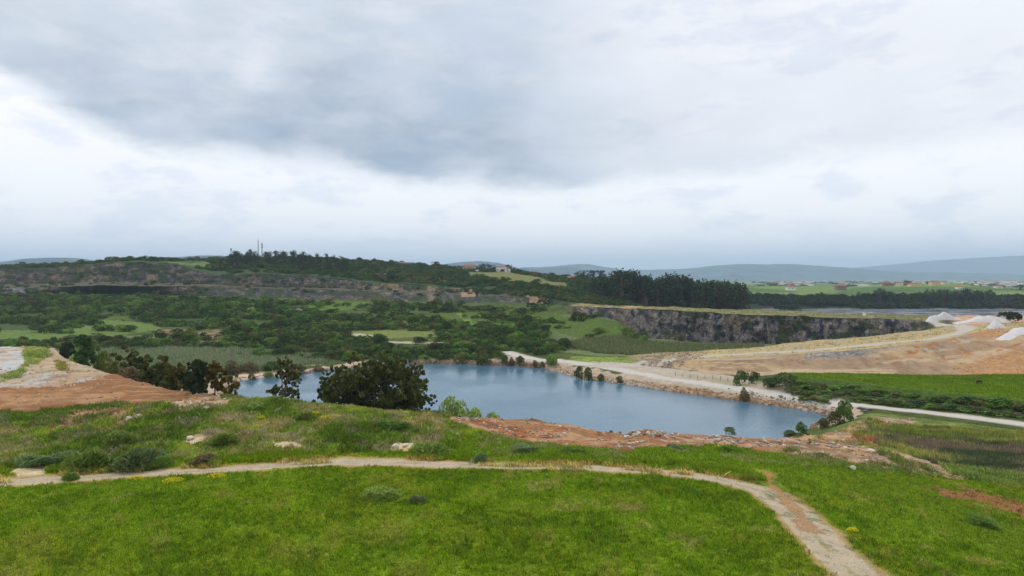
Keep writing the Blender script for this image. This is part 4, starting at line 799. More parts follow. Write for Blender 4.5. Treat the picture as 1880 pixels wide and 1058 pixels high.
hill = scatter(14000, 770, 1060, -40, 1180, lambda x, y, px: acc_hill(x, y, px) & (y > np.interp(px, [0, 200, 440, 700, 850, 960, 1050], [880, 852, 822, 800, 780, 740, 700])), lambda D, r: 4 + 4.5 * r ** 2, ['dark', 'dark', 'olive', 'dark'])
hill += scatter(5000, 540, 790, 840, 1180, lambda x, y, px: acc_hill(x, y, px) & (y > np.interp(px, [840, 960, 1010, 1050, 1180], [770, 660, 600, 560, 520])), lambda D, r: 3.5 + 4 * r ** 2, ['dark', 'dark', 'olive', 'dark'])
bench = scatter(2600, 590, 880, -40, 1040, lambda x, y, px: (fbm(x / 18, y / 9, 2, 207) > .55) & (y > np.interp(px, [0, 440, 700, 850, 960, 1010], [790, 755, 735, 715, 640, 570])) & (y < np.interp(px, [0, 440, 700, 850, 960, 1010], [860, 800, 780, 760, 690, 620])), lambda D, r: 2.5 + 2.5 * r, ['dark', 'dark', 'olive'])
allb = sorted(pit + hill + bench, key=lambda b_: -b_[3] / b_[1])
NIND = 165
for (x, y, z, s, h, kd) in allb[:NIND]:
    px, py = proj(x, y, z)
    if px < 300: zl, gl_ = 'one of the rounded green bushes in the thicket left of the reed bed', 'bushes in the left thicket of the quarry floor'
    elif px < 620: zl, gl_ = 'one of the rounded green bushes in the thicket behind the reed bed', 'bushes in the thicket behind the reed bed'
    elif px < 860: zl, gl_ = 'one of the rounded green bushes beyond the middle of the far lake shore', 'bushes beyond the far lake shore'
    else: zl, gl_ = 'one of the rounded green bushes between the lake corner and the dark quarry face', 'bushes left of the dark quarry face'
    o = obj('shrub', random.choice(BUSH[kd]), None, (x, y, z - .2), random.uniform(0, 6.28), (s * random.uniform(1.0, 1.7), s * random.uniform(1.0, 1.4), h * 1.08)); tag(o, zl, 'shrub', gl_)
def mass(name, lst, mats, lod, label=None):
    vs, vr, mi = [], [], []
    keys = list(mats)
    for (x, y, z, s, h, kd) in lst:
        q, va = lod[gp.integers(len(lod))]; a = gp.uniform(0, 6.28); c, sn = math.cos(a), math.sin(a); ex = gp.uniform(1.05, 1.9)
        vs.append(np.stack([(q[:, 0] * c - q[:, 1] * sn) * s * ex + x, (q[:, 0] * sn + q[:, 1] * c) * s * 1.2 + y, q[:, 2] * h * 1.1 + z - .2], -1)); b_ = gp.uniform(.7, 1.3)
        vr.append(np.repeat((va * b_)[:, None], 3, 1) * np.array([gp.uniform(.85, 1.15), 1, gp.uniform(.85, 1.1)])); mi.append(np.full(len(q) // 4, keys.index(kd)))
    v = np.concatenate(vs); me = npmesh(name, v, np.arange(len(v)).reshape(-1, 4), [mats[k] for k in keys], False, {'Var': ('POINT', np.concatenate(vr))}, np.concatenate(mi))
    return tag(obj(name, me), kind='stuff')
mass('bank_scrub', BANK, {k: LM[k] for k in ('dark', 'mid', 'olive')}, LOW)
ES = []
for k in range(420):
    px = random.uniform(1340, 1930); D = random.uniform(912, 985); xx = (px - 940) / F * D; ES.append((xx, D, height(xx, D), random.uniform(8, 14), random.uniform(4, 9), 'far'))
mass('far_bank_scrub', ES, {'far': LM['far']}, LOW)
mass('scrub', allb[NIND:], {k: LM[k] for k in ('dark', 'mid', 'olive')}, LOW)
print('BUSHES', len(pit), len(hill), len(bench))

# ---- woods and skyline trees
GW = 'tall dark trees of the wood behind the quarry plateau'
tops = [(1085, 512), (1105, 508), (1120, 501), (1135, 496), (1150, 494), (1163, 497), (1178, 505), (1188, 508), (1198, 504), (1210, 509), (1222, 506), (1238, 503), (1250, 506), (1262, 509), (1275, 514), (1290, 515), (1305, 515), (1320, 518), (1335, 516), (1350, 518), (1362, 521)]
tx = [a for a, b_ in tops]; ty = [b_ for a, b_ in tops]
for k in range(100):
    px = random.uniform(1085, 1366); D = random.choice([690, 720, 760, 800]) + random.uniform(-12, 12); yt = np.interp(px, tx, ty) + random.uniform(0, 9)
    if px < 1125: D += 60
    far_tree(px, yt, D, 'tall', 'one of the tall dark trees in the wood behind the quarry plateau', GW, random.uniform(.9, 1.35))
for px, yt in tops[1::2]: far_tree(px, yt - 1, 735, 'tall', 'one of the tall dark trees in the wood behind the quarry plateau', GW, 1.15)
GE = 'trees lining the far bank of the estuary'
et = [(1366, 535), (1400, 540), (1430, 538), (1460, 545), (1480, 540), (1505, 536), (1520, 541), (1545, 545), (1560, 540), (1580, 536), (1600, 543), (1612, 528), (1622, 530), (1640, 536), (1660, 540), (1685, 538), (1700, 531), (1740, 531), (1780, 530), (1825, 531), (1835, 545), (1870, 556), (1900, 558)]
for k in range(120):
    px = 1366 + (1900 - 1366) * (k + random.random()) / 120; yt = np.interp(px, [a for a, b_ in et], [b_ for a, b_ in et]) + random.uniform(-1, 5); D = random.uniform(925, 975)
    far_tree(px, yt, D, 'tall', 'one of the dark trees lining the far bank of the estuary', GE, random.uniform(.8, 1.2))
GH = 'trees of the hilltop wood under the masts'
for k in range(70):
    px = random.uniform(405, 640); yt = np.interp(px, [405, 440, 455, 480, 500, 545, 560, 580, 640], [490, 482, 478, 472, 470, 472, 478, 486, 494]) + random.uniform(0, 24); D = np.interp(yt, [468, 510], [1015, 850]) + random.uniform(-15, 10)
    far_tree(px, yt, D, 'tall', 'one of the dark trees in the hilltop wood below the masts', GH, random.uniform(.8, 1.2), H=random.uniform(12, 18))
for px, yt, kd, wf, lb in [(453, 465, 'round', 1.0, 'round skyline tree between the single mast and the pair of masts'), (490, 462, 'round', 1.2, 'broad skyline tree directly right of the masts'), (505, 461, 'pine', 1.2, 'flat topped skyline pine right of the masts'), (522, 463, 'round', 1.1, 'rounded skyline tree between the two flat pines'),
                       (536, 459, 'pine', 1.1, 'highest flat topped skyline pine of the hilltop'), (546, 466, 'pine', 1.0, 'low spreading skyline pine right of the highest one'), (583, 466, 'pine', .9, 'small lone umbrella tree on the grassy skyline'), (627, 470, 'round', 1.1, 'round tree on the skyline between the two lone trees'), (686, 474, 'round', 1.0, 'small round tree on the skyline in mid slope'),
                       (440, 470, 'round', .9, 'small tree on the skyline right of the single mast'), (63, 484, 'round', 1.2, 'small dark bush on top of the far left quarry face'), (800, 480, 'round', 1.5, 'rounded brown green tree on the ridge beside the long low building'), (770, 481, 'round', 1.3, 'dark tree at the right end of the long low building'), (820, 485, 'round', 1.2, 'small dark tree left of the orange roofed house'),
                       (881, 486, 'round', 1.2, 'dark tree beside the orange roofed house'), (890, 484, 'round', 1.2, 'dark round tree midway between the two ridge houses'), (900, 486, 'round', 1.2, 'third dark tree between the two ridge houses'), (933, 486, 'round', 1.2, 'dark tree just right of the white ridge house'), (943, 491, 'round', 1.2, 'low dark tree right of the white ridge house'),
                       (1060, 498, 'round', 1.2, 'green tree right of the red roofed cottage'), (1071, 496, 'round', 1.0, 'paler green tree beyond the red roofed cottage'), (1090, 496, 'round', 1.5, 'dark clump of a tree at the end of the ridge'), (1103, 496, 'round', 1.2, 'last dark tree before the tall wood')]:
    far_tree(px, yt, 1015 if px < 1000 else 985, kd, lb, 'trees standing out on the skyline', wf)
for px, yt, lb in [(1663, 514, 'pointed dark tree left of the red gabled farmhouse'), (1670, 515, 'second pointed dark tree by the red gabled farmhouse'), (1702, 516, 'dark tree right of the red gabled farmhouse'), (1645, 518, 'small tree on the far field crest'), (1770, 520, 'left tree of the dark hedge on the far field'), (1785, 520, 'middle tree of the dark hedge on the far field'), (1800, 521, 'right tree of the dark hedge on the far field'), (1872, 522, 'dark tree on the far field at the right edge'), (1858, 540, 'lone tree on the green slope above the estuary'), (1866, 546, 'small tree on the green slope above the estuary'), (1465, 526, 'small tree right of the white farmhouse'), (1375, 528, 'tree left of the white farmhouse above the estuary')]:
    far_tree(px, yt, 1290 if px < 1840 else 1180, 'round', lb, 'trees on the far green fields', 1.3)
# ------------------------------------------------------------------ blades: grass, reeds, weeds
def pick(mask, n, g):
    """random ground points with a given weight mask (per vertex), area weighted"""
    wgt = mask[:-1, :nf_ - 1] * np.abs(R[1:, :nf_ - 1] - R[:-1, :nf_ - 1]) * R[:-1, :nf_ - 1]; p = wgt.ravel() / wgt.sum()
    id_ = np.searchsorted(np.cumsum(p), g.random(n)); i = np.minimum(id_ // (nf_ - 1), NR - 2); j = id_ % (nf_ - 1); a = g.random(n); b_ = g.random(n)
    def L_(A): return (A[i, j] * (1 - a) + A[i + 1, j] * a) * (1 - b_) + (A[i, j + 1] * (1 - a) + A[i + 1, j + 1] * a) * b_
    return np.stack([L_(VX), L_(VY), L_(VZ)], -1), np.stack([L_(C[..., 0]), L_(C[..., 1]), L_(C[..., 2])], -1)
def blades(name, mask, n, per, hgt, wid, spread, g, tint, jit=.35, useC=True, lean=.35):
    P, cl = pick(mask, n, g); sc = g.uniform(.5, 1.4, n); vv = g.uniform(1 - jit, 1 + jit, n)
    P = np.repeat(P, per, 0); sc = np.repeat(sc, per); N = n * per; off = g.normal(0, spread, (N, 2)); P[:, :2] += off
    h = hgt * sc * g.uniform(.6, 1.2, N); a = g.uniform(0, 2 * np.pi, N); wv_ = np.stack([np.cos(a), np.sin(a), np.zeros(N)], -1) * (wid * g.uniform(.6, 1.3, N))[:, None]
    ln_ = np.concatenate([g.normal(0, lean, (N, 2)) * h[:, None], h[:, None]], 1)
    P[:, 2] -= .04; mid = P + ln_ * [.4, .4, .6]
    q = np.stack([P - wv_, P + wv_, mid + wv_ * .8, P + ln_], 1).reshape(-1, 3)
    base = (cl if useC else np.ones((n, 3))) * np.array(tint); var = base * vv[:, None] * (1 + g.normal(0, .08, (n, 3))); var = np.repeat(np.repeat(var, per, 0) * g.uniform(.6, 1.45, (N, 1)), 4, 0)
    me = npmesh(name, q, np.arange(len(q)).reshape(-1, 4), [blade_m], False, {'Var': ('POINT', np.clip(var, 0, 1))})
    return tag(obj(name, me), kind='stuff')
blade_m = mat('grass_blade', (1, 1, 1), .8, .12, attr='Var', trans=.3)
gg = np.random.default_rng(31)
offtrack = sst(dt, halfw + .2, halfw + .9) * (1 - (sst(dsp, 1.6, .8) > 0)) * GR
fov = (np.abs(THW) < .67)[None]
clump = sst(nA, .3, .6) * .8 + .2
nm = kr(0, 3) * (R > 55)
blades('grass', nm * offtrack * fov, 130000, 4, .24, .03, .12, gg, (1.85, 1.75, 1.3))
blades('meadow_weeds', nm * offtrack * fov * (sst(nA, .35, .65) * .7 + .15), 16000, 7, .40, .045, .16, gg, (1.05, 1.2, 1.0))
blades('rough_grass', kr(3, 5) * GR * fov, 60000, 5, .42, .045, .2, gg, (1.65, 1.7, 1.3), .45)
blades('rough_weeds', kr(3, 5) * GR * fov * sst(nB, .48, .6), 14000, 9, .75, .08, .28, gg, (1.2, 1.35, 1.1), .4)
blades('dry_grass', kr(3, 5) * fov * sst(fbm(VX / 4, VY / 4, 3, 99), .5, .62) * sst(PXC * 1.0, -100, 0)[None] * (sst(dt, 2, 4)) * (GR > .3), 9000, 7, .45, .04, .22, gg, lin(170, 160, 116), .3, False, .3)
blades('tall_grass', kr(2, 4) * GR * fov * sst(nA, .45, .6) * sst(dt, 9, 2.5), 9000, 9, .6, .05, .22, gg, (1.5, 1.5, 1.1), .35)
rz = zone([(180, 645), (340, 641), (460, 645), (600, 657), (596, 668), (470, 680), (400, 690), (320, 690), (200, 690)], 3) & (KI[:, None] >= 6) & (KI[:, None] < 11) & (VZ > .35)
blades('reeds', rz * 1.0, 26000, 4, 1.7, .11, .4, gg, lin(140, 150, 112), .25, False, .12)
rz2 = zone([(1010, 632), (1200, 630), (1400, 634), (1400, 650), (1180, 654), (1030, 652)], 3) & (KI[:, None] >= 13) & (KI[:, None] < 15)
blades('quarry_reeds', rz2 * 1.0, 16000, 4, 1.8, .12, .4, gg, lin(124, 132, 88), .25, False, .12)
rz3 = zone([(1560, 800), (1640, 785), (1780, 790), (1990, 800), (1990, 880), (1850, 862), (1700, 840), (1600, 815)], 4) & (KI[:, None] >= 3) & (KI[:, None] < 7)
blades('marsh_reeds', rz3 * 1.0, 26000, 5, 1.0, .05, .25, gg, (1.7, 1.6, 1.4), .4, True, .12)
blades('pasture_grass', pas * fov, 30000, 3, .3, .06, .2, gg, (1.5, 1.4, 1.2))
blades('dry_bench_grass', (kr(11, 12) * sst(PXC, 1150, 1250)[None] + pl) * fov * sst(nA, .4, .55) * (d2 > 5), 7000, 6, .6, .08, .4, gg, (.95, 1.0, .95), .4, True, .3)
blades('bank_grass', (zone([(1590, 778), (1700, 784), (1880, 796), (1990, 800), (1990, 815), (1700, 800), (1600, 795)], 4)) * 1.0, 8000, 5, .6, .05, .25, gg, lin(132, 138, 70), .3, False, .2)

# weed mounds and flowering clumps on the rough bank
WC = [(90, 824, 852, 90, 'bluegreen', 'bluish green weed mound left end of the rough bank by the track'), (160, 815, 862, 80, 'weed', 'largest rounded weed mound above the sandy hollow'), (250, 812, 858, 95, 'bluegreen', 'broad pale green weed mound touching the track'), (215, 786, 822, 80, 'weed', 'dark green weed mound behind the broad pale one'),
      (285, 828, 860, 50, 'weed', 'dark weed mound just right of the broad pale one'), (380, 830, 852, 60, 'brown', 'brownish weed mound beside the track'), (410, 790, 815, 50, 'weed', 'weed mound on the bank above the brownish one'), (470, 738, 756, 60, 'weed', 'green weed mound at the top of the bank below the slender eucalyptus'),
      (560, 752, 770, 34, 'weed', 'weed mound at the crest beside the yellow flowers'), (795, 806, 838, 70, 'weed', 'dark green weed mound right of the pale sand scar'), (877, 828, 850, 34, 'bluegreen', 'spiky round grass tussock by the track'), (720, 766, 786, 60, 'weed', 'weed mound on the crest under the eucalyptus cluster'),
      (960, 812, 832, 56, 'bluegreen', 'bluish weed mound below the brown spoil'), (1050, 816, 836, 50, 'weed', 'weed mound in the green strip below the spoil heap'), (1240, 812, 830, 30, 'bluegreen', 'bluish clump at the edge of the rubble rim'), (1335, 816, 832, 36, 'weed', 'bright clump in the strip at the rubble edge'), (700, 893, 914, 70, 'weed', 'low dark tuft patch in the front meadow centre left'), (765, 904, 925, 34, 'bluegreen', 'grey green tuft in the middle of the front meadow'),
      (1805, 938, 968, 50, 'weed', 'leafy green clump beside the red earth on the right slope'), (130, 862, 884, 26, 'weed', 'small tall grass clump at the lower edge of the track')]
for px, a, b_, wp, kd, lb in WC: bush_px(px, a, b_ - 3, wp * 1.1, 'w_' + kd, lb, 'weed mounds on the grass', name='weed_clump', cat='weeds')
def flowers(px, py, wp, label):
    p = hit(px, py); w = wp * p[1] / F; n = int(260 * w) ; g = gg
    a = g.uniform(0, 6.28, n); r = np.sqrt(g.random(n)) * w / 2; lump = g.uniform(.4, .9, n) * (1 - (r / (w / 2)) ** 2 * .6)
    q, va = cards(np.stack([r * np.cos(a), r * np.sin(a) * .8, lump * .75 * g.uniform(.5, 1, n)], -1), np.array([[0, 0, 1.0]]), .075, 1.0, .7, g.uniform(.7, 1.2, n), g)
    gq, gv2 = cards(np.stack([r * np.cos(a), r * np.sin(a) * .8, lump * .45 * g.uniform(.2, 1, n)], -1), np.array([[0, 0, .5]]), .1, .6, .6, g.uniform(.7, 1.1, n), g)
    v = np.concatenate([q, gq]); me = npmesh('flower_clump', v, np.arange(len(v)).reshape(-1, 4), [LM['yellow'], LM['weed']], False, {'Var': ('POINT', np.repeat(np.concatenate([va, gv2])[:, None], 3, 1))}, np.concatenate([np.zeros(n), np.ones(n)]))
    tag(obj('flower_clump', me, None, p - [0, 0, .05]), label, 'flowers', 'yellow flower clumps on the grass')
for a in [(300, 789, 34, 'yellow flower clump above the pale scar on the left bank'), (250, 880, 28, 'left yellow flower clump below the track'), (318, 884, 38, 'middle yellow flower clump below the track'), (398, 876, 34, 'right yellow flower clump below the track'), (598, 768, 26, 'yellow flower clump in the centre of the rough bank'), (578, 760, 20, 'smaller yellow flower clump behind the centre one'), (745, 760, 26, 'yellow flower clump at the crest below the eucalyptus cluster'), (480, 768, 16, 'faint yellow flowers left on the rough bank'), (1318, 822, 14, 'small yellow green clump on the strip right of the spoil'), (1565, 976, 22, 'orange yellow flowers beside the lower right track')]: flowers(*a)

# ------------------------------------------------------------------ rocks
import bmesh
rockm = mat('rock', lin(172, 160, 146), .95, .1, 2.2, .4, .5); rockp = mat('rock_pale', lin(206, 196, 176), .95, .1, 2.5, .25, .4); rockb = mat('rock_brown', lin(140, 108, 82), .95, .1, 2.2, .35, .4); rockg = mat('rock_grey', lin(116, 114, 114), .95, .1, 2.2, .35, .4)
def rock_mesh(seed, m_, flat=.7, sub=2):
    bm = bmesh.new(); bmesh.ops.create_icosphere(bm, subdivisions=sub, radius=.5); r = random.Random(seed)
    pl_ = [Vector((r.gauss(0, 1), r.gauss(0, 1), r.gauss(0, 1))).normalized() for _ in range(9)]; ds = [r.uniform(.26, .44) for _ in pl_]
    for v in bm.verts:
        for n_, d in zip(pl_, ds):
            k = v.co.dot(n_)
            if k > d: v.co -= n_ * (k - d)
        v.co.z *= flat; v.co += Vector((r.gauss(0, .012), r.gauss(0, .012), r.gauss(0, .012)))
    me = bpy.data.meshes.new('rock'); bm.to_mesh(me); bm.free(); me.materials.append(m_); return me
RKM = {k: [rock_mesh(s * 7 + i, m_) for i in range(4)] for s, (k, m_) in enumerate({'m': rockm, 'p': rockp, 'b': rockb, 'g': rockg}.items())}
def rock(px, py, w, kd, label, group, sc=(1, 1, 1), name='boulder'):
    p = hit(px, py); o = obj(name, random.choice(RKM[kd]), None, p + [0, 0, w * .12], random.uniform(0, 6.28), (w * sc[0], w * sc[1], w * sc[2])); tag(o, label, 'rock', group)
for k in range(46): 
    px = random.uniform(1148, 1245); rock(px, np.interp(px, [1148, 1180, 1245], [797, 791, 797]) + random.uniform(0, 9), random.uniform(.5, 1.3), random.choice('mmpb'), 'one of the blocks heaped on the rubble rim left of the grassy bushes', 'blocks on the left rubble rim')
for k in range(56):
    px = random.uniform(1290, 1560); rock(px, np.interp(px, [1290, 1330, 1440, 1560], [800, 802, 808, 818]) + random.uniform(0, 12), random.uniform(.4, 1.1), random.choice('mmpg'), 'one of the stones strewn along the rim of the lake right of the spoil', 'stones on the right lake rim')
for k in range(26):
    px = random.uniform(325, 425); rock(px, np.interp(px, [325, 425], [728, 734]) + random.uniform(0, 18), random.uniform(.4, 1.0), random.choice('mbpb'), 'one of the stones at the tip of the brown earth field', 'stones at the tip of the brown field')
for px, py, w, lb in [(1433, 729, 1.9, 'grey block lying on the lakeside road verge, first on the left'), (1470, 735, 1.7, 'grey block on the road verge, second from the left'), (1501, 738, .9, 'small grey block on the road verge between two bigger ones'), (1521, 741, 1.5, 'grey block on the road verge nearest left of the tall bush'), (1581, 751, 2.2, 'largest dark block right of the tall bush beside the road'), (1597, 753, 1.8, 'dark block at the right end of the roadside row'), (1587, 756, 1.4, 'pale edged block just below the two dark roadside ones'), (1338, 714, .9, 'little dark stone on the verge above the lake bank'), (1560, 765, 1.3, 'pale stone under the tall lake tip bush')]:
    rock(px, py, w, 'g', lb, 'blocks along the lakeside road', (1.3, .8, .6))
for px, py, w, kd, lb in [(254, 768, 1.6, 'p', 'white block left of the pair in the middle of the left bank'), (236, 770, 1.2, 'p', 'cream block left on the left bank'), (657, 807, .8, 'p', 'white stone alone in the central rough grass'), (703, 777, .7, 'p', 'white stone below the eucalyptus cluster'), (842, 841, .7, 'p', 'leaning white stone beside the track'), (852, 836, .6, 'p', 'tiny white stone right of the leaning one'), (840, 797, .6, 'p', 'small white stone on the right end of the green bank'), (1565, 862, 1.4, 'p', 'pale slab on the slope right of the orange side track'), (1600, 830, 1.8, 'p', 'flat pale slab near the marsh reeds'), (350, 806, 1.5, 'p', 'cream block at the pale scar'), (380, 752, 1.2, 'm', 'grey stone near the tip of the brown field'), (725, 822, 1.4, 'p', 'cream block in the sand scar by the track'), (745, 819, 1.2, 'p', 'second cream block in the sand scar by the track')]:
    rock(px, py, w, kd, lb, None)
# rubble: countless small stones
def rubble(name, mask, n, smin, smax, cols, g):
    P, _ = pick(mask, n, g); base = np.array([(-1, -1, -.4), (1, -1, -.4), (1, 1, -.4), (-1, 1, -.4), (-.7, -.7, .5), (.8, -.6, .5), (.6, .7, .5), (-.6, .6, .5)]) * .5
    fq = np.array([(4, 5, 6, 7), (0, 1, 5, 4), (1, 2, 6, 5), (2, 3, 7, 6), (3, 0, 4, 7)]); s = (smin + (smax - smin) * g.random(n) ** 3)[:, None, None]; a = g.uniform(0, 6.28, n); c, sn = np.cos(a), np.sin(a)
    b_ = np.repeat(base[None], n, 0) + g.normal(0, .12, (n, 8, 3)); b_ = b_ * s * g.uniform(.6, 1.3, (n, 1, 3))
    v = np.stack([b_[..., 0] * c[:, None] - b_[..., 1] * sn[:, None], b_[..., 0] * sn[:, None] + b_[..., 1] * c[:, None], b_[..., 2]], -1) + P[:, None]
    f = (fq[None] + (np.arange(n) * 8)[:, None, None]).reshape(-1, 4); cv = np.array([lin(*q) for q in cols])[g.integers(0, len(cols), n)] * g.uniform(.7, 1.2, (n, 1))
    me = npmesh(name, v.reshape(-1, 3), f, [stone_m], False, {'Var': ('POINT', np.repeat(cv, 8, 0))}); tag(obj(name, me), kind='stuff')
stone_m = mat('stones', (1, 1, 1), .95, .1, attr='Var')
SC = [(176, 160, 142), (150, 124, 98), (128, 118, 110), (170, 138, 106), (196, 184, 168)]
rubble('rubble', GV * kr(3, 6) * fov * (GR < .3) * np.where(PXC < 420, .12, 1.0)[None] * ((VX > -140) | (VY > 400)) * sst(nA, .35, .6), 8000, .05, .7, SC, gg)
rubble('shore_stones', ((sd_ > -1) & (sd_ < 3.5)) * (VY > 185) * fov * 1.0, 7000, .15, .8, SC, gg)
rubble('embankment_stones', emb * fov * .12 * sst(nB, .4, .6) + kr(10, 12) * (sst(PXC, 1165, 1195) * (1 - sst(PXC, 1230, 1300)))[None] * sst(nA, .4, .55) * 4, 5000, .12, .8, [(156, 144, 130), (176, 154, 130), (140, 122, 106), (186, 162, 132)], gg)
rubble('track_gravel', sst(dt, halfw + .3, halfw - .2) * (VY < 120) * fov, 12000, .03, .14, [(196, 188, 172), (160, 150, 136), (214, 208, 196)], gg)

# white sand heaps beside the estuary
sand = mat('sand', lin(208, 204, 202), .95, .1, .6, .1, .2)
def heap(px, pyt, pyb, wpx, label, peaks, seed):
    p = hit(px, pyb); D = p[1]; w = wpx * D / F; H = (pyb - pyt) * D / F; n = 48; dpt = max(w * .3, 6); g = np.random.default_rng(seed)
    u = np.linspace(-1, 1, n); X_, Y_ = np.meshgrid(u * w / 2, u * dpt / 2); Z_ = np.zeros_like(X_)
    for (c, hh, ww) in peaks: Z_ = np.maximum(Z_, hh * H * (lambda q_: q_ * (1.35 - .35 * q_))(np.clip(1.04 - np.sqrt(((X_ / w * 2 - c) / ww) ** 2 + (Y_ / dpt * 2) ** 2), 0, .82) / .82))
    Z_ *= 1 + (fbm(X_ / 5 + seed, Y_ / 5, 4, seed) - .5) * .9; Z_ += (fbm(X_ / 1.5 + seed, Y_ / 1.5, 3, seed) - .5) * .6 * (Z_ > .1) - .25
    G_ = np.array([[height(p[0] + a_, p[1] + b_) for a_, b_ in zip(ra, rb)] for ra, rb in zip(X_, Y_)]) - p[2]
    v = np.stack([X_, Y_ + 0, Z_ + G_ - .1], -1).reshape(-1, 3); f = [(i * n + j, i * n + j + 1, (i + 1) * n + j + 1, (i + 1) * n + j) for i in range(n - 1) for j in range(n - 1)]
    tag(obj('sand_heap', npmesh('sand_heap', v, f, [sand], True), None, (p[0], p[1], p[2])), label, 'sand heap', 'white sand heaps by the estuary')
heap(1711, 582, 592, 24, 'small pale cone of sand at the top end of the haul road', [(0, 1, 1)], 1)
heap(1736, 574.5, 588, 56, 'white sand heap with rounded top left of the long one', [(0, 1, .8), (-.7, .6, .4), (.6, .5, .5)], 2)
heap(1802, 577, 591, 104, 'longest white sand heap with several peaks', [(0, 1, .8), (.25, .9, .5), (-.4, .6, .6), (.7, .75, .35), (-.75, .35, .4)], 3)
heap(1828, 590, 602, 40, 'pointed white sand heap in front of the long one', [(0, 1, .9)], 4)
heap(1905, 591, 612, 150, 'broad white sand sheet running off the right edge', [(0, .55, 1), (-.5, .5, .5), (.3, .7, .6)], 5)

# ------------------------------------------------------------------ built things
def bmobj(name, bm, m_, parent=None, loc=None, rot=0):
    me = bpy.data.meshes.new(name); bm.to_mesh(me); bm.free()
    for q in (m_ if isinstance(m_, (list, tuple)) else [m_]): me.materials.append(q)
    return obj(name, me, parent, loc, rot)
from mathutils import Matrix
def bx(bm, c, s, rz=0, ry=0):
    m_ = Matrix.Translation(c) @ Matrix.Rotation(rz, 4, 'Z') @ Matrix.Rotation(ry, 4, 'Y') @ Matrix.Diagonal((*s, 1)); bmesh.ops.create_cube(bm, size=1, matrix=m_)
def cyl(bm, p0, p1, r0, r1=None, seg=8):
    p0 = Vector(p0); p1 = Vector(p1); d = p1 - p0; m_ = Matrix.Translation((p0 + p1) / 2) @ d.to_track_quat('Z', 'Y').to_matrix().to_4x4()
    bmesh.ops.create_cone(bm, cap_ends=True, segments=seg, radius1=r0, radius2=r1 if r1 is not None else r0, depth=d.length, matrix=m_)
white = mat('white_wall', lin(226, 222, 214), .85, .2, .4, .06); cream = mat('cream_wall', lin(214, 190, 150), .85, .2, .4, .08); orange = mat('orange_wall', lin(188, 158, 128), .85, .2, .4, .08)
tile = mat('roof_tile', lin(150, 108, 92), .85, .1, 1.2, .2); tile_b = mat('roof_tile_brown', lin(150, 110, 92), .85, .1, 1.2, .2); greyroof = mat('roof_grey', lin(128, 124, 122), .85, .1, .8, .15); dk = mat('window_glass', lin(50, 58, 68), .2, .5); brownw = mat('brown_wall', lin(140, 122, 112), .85, .2, .4, .1)
def house(px, pyb, D, w, dep, h, rh, wm_, rm_, label, group=None, rot=0, wins=3, name='house', cat='house', chim=True):
    x = (px - 940) / F * D; z = height(x, D) - .4
    zt = CZ - (pyb - HY) * D / F
    z = max(z, zt) if abs(zt - z) < 6 else z
    e = tag(obj(name, None, None, (x, D, z), rot), label, cat, group)
    bm = bmesh.new(); bx(bm, (0, 0, h / 2 - 1), (w, dep, h + 2)); bmobj('wall', bm, wm_, e)
    bm = bmesh.new(); o_ = .35; vs = [bm.verts.new(q) for q in [(-w / 2 - o_, -dep / 2 - o_, h - .05), (w / 2 + o_, -dep / 2 - o_, h - .05), (w / 2 + o_, dep / 2 + o_, h - .05), (-w / 2 - o_, dep / 2 + o_, h - .05), (-w / 2 + dep * .2, 0, h + rh), (w / 2 - dep * .2, 0, h + rh)]]
    for q in [(0, 1, 5, 4), (2, 3, 4, 5), (1, 2, 5), (3, 0, 4), (3, 2, 1, 0)]: bm.faces.new([vs[i] for i in q])
    rf = bmobj('roof', bm, rm_, e)
    if chim: bm = bmesh.new(); bx(bm, (w * .22, dep * .1, h + rh), (.7, .7, 1.2)); bmobj('chimney', bm, wm_, rf)
    rows = 2 if h > 5 else 1
    for r_ in range(rows):
        for i in range(wins):
            bm = bmesh.new(); bx(bm, (-w / 2 + w * (i + .7) / (wins + .4), -dep / 2 - .01, 1.6 + r_ * 2.7), (1.1, .12, 1.2)); bmobj('window', bm, dk, e)
    bm = bmesh.new(); bx(bm, (w * .06, -dep / 2 - .02, 1.05), (1.0, .12, 2.1)); bmobj('door', bm, brownw, e)
    return e
GR1 = 'houses along the hill ridge'
house(862, 494, 1005, 19, 10, 4.2, 2.2, orange, tile, 'orange walled house with terracotta roof on the ridge', GR1, wins=4)
house(921, 497, 1000, 16, 10, 4.6, 1.6, white, tile_b, 'pale two part house on the ridge in the grass', GR1, wins=3)
house(932, 498, 995, 8, 8, 3, .8, white, tile_b, 'low white annex at the right end of the pale ridge house', GR1, wins=1)
house(746, 487, 1015, 25, 9, 3.0, 1.4, greyroof, greyroof, 'long low grey farm building on the skyline', GR1, wins=6, chim=False, name='farm_building', cat='farm building')
house(980, 503, 985, 13, 8, 2.6, 1.6, brownw, tile_b, 'small brown roofed cottage low on the ridge', GR1, wins=2)
house(1048, 505, 975, 11, 8, 3.6, 2.4, white, tile, 'white cottage with red roof near the ridge end', GR1, wins=2)
GR2 = 'farmhouses on the fields beyond the estuary'
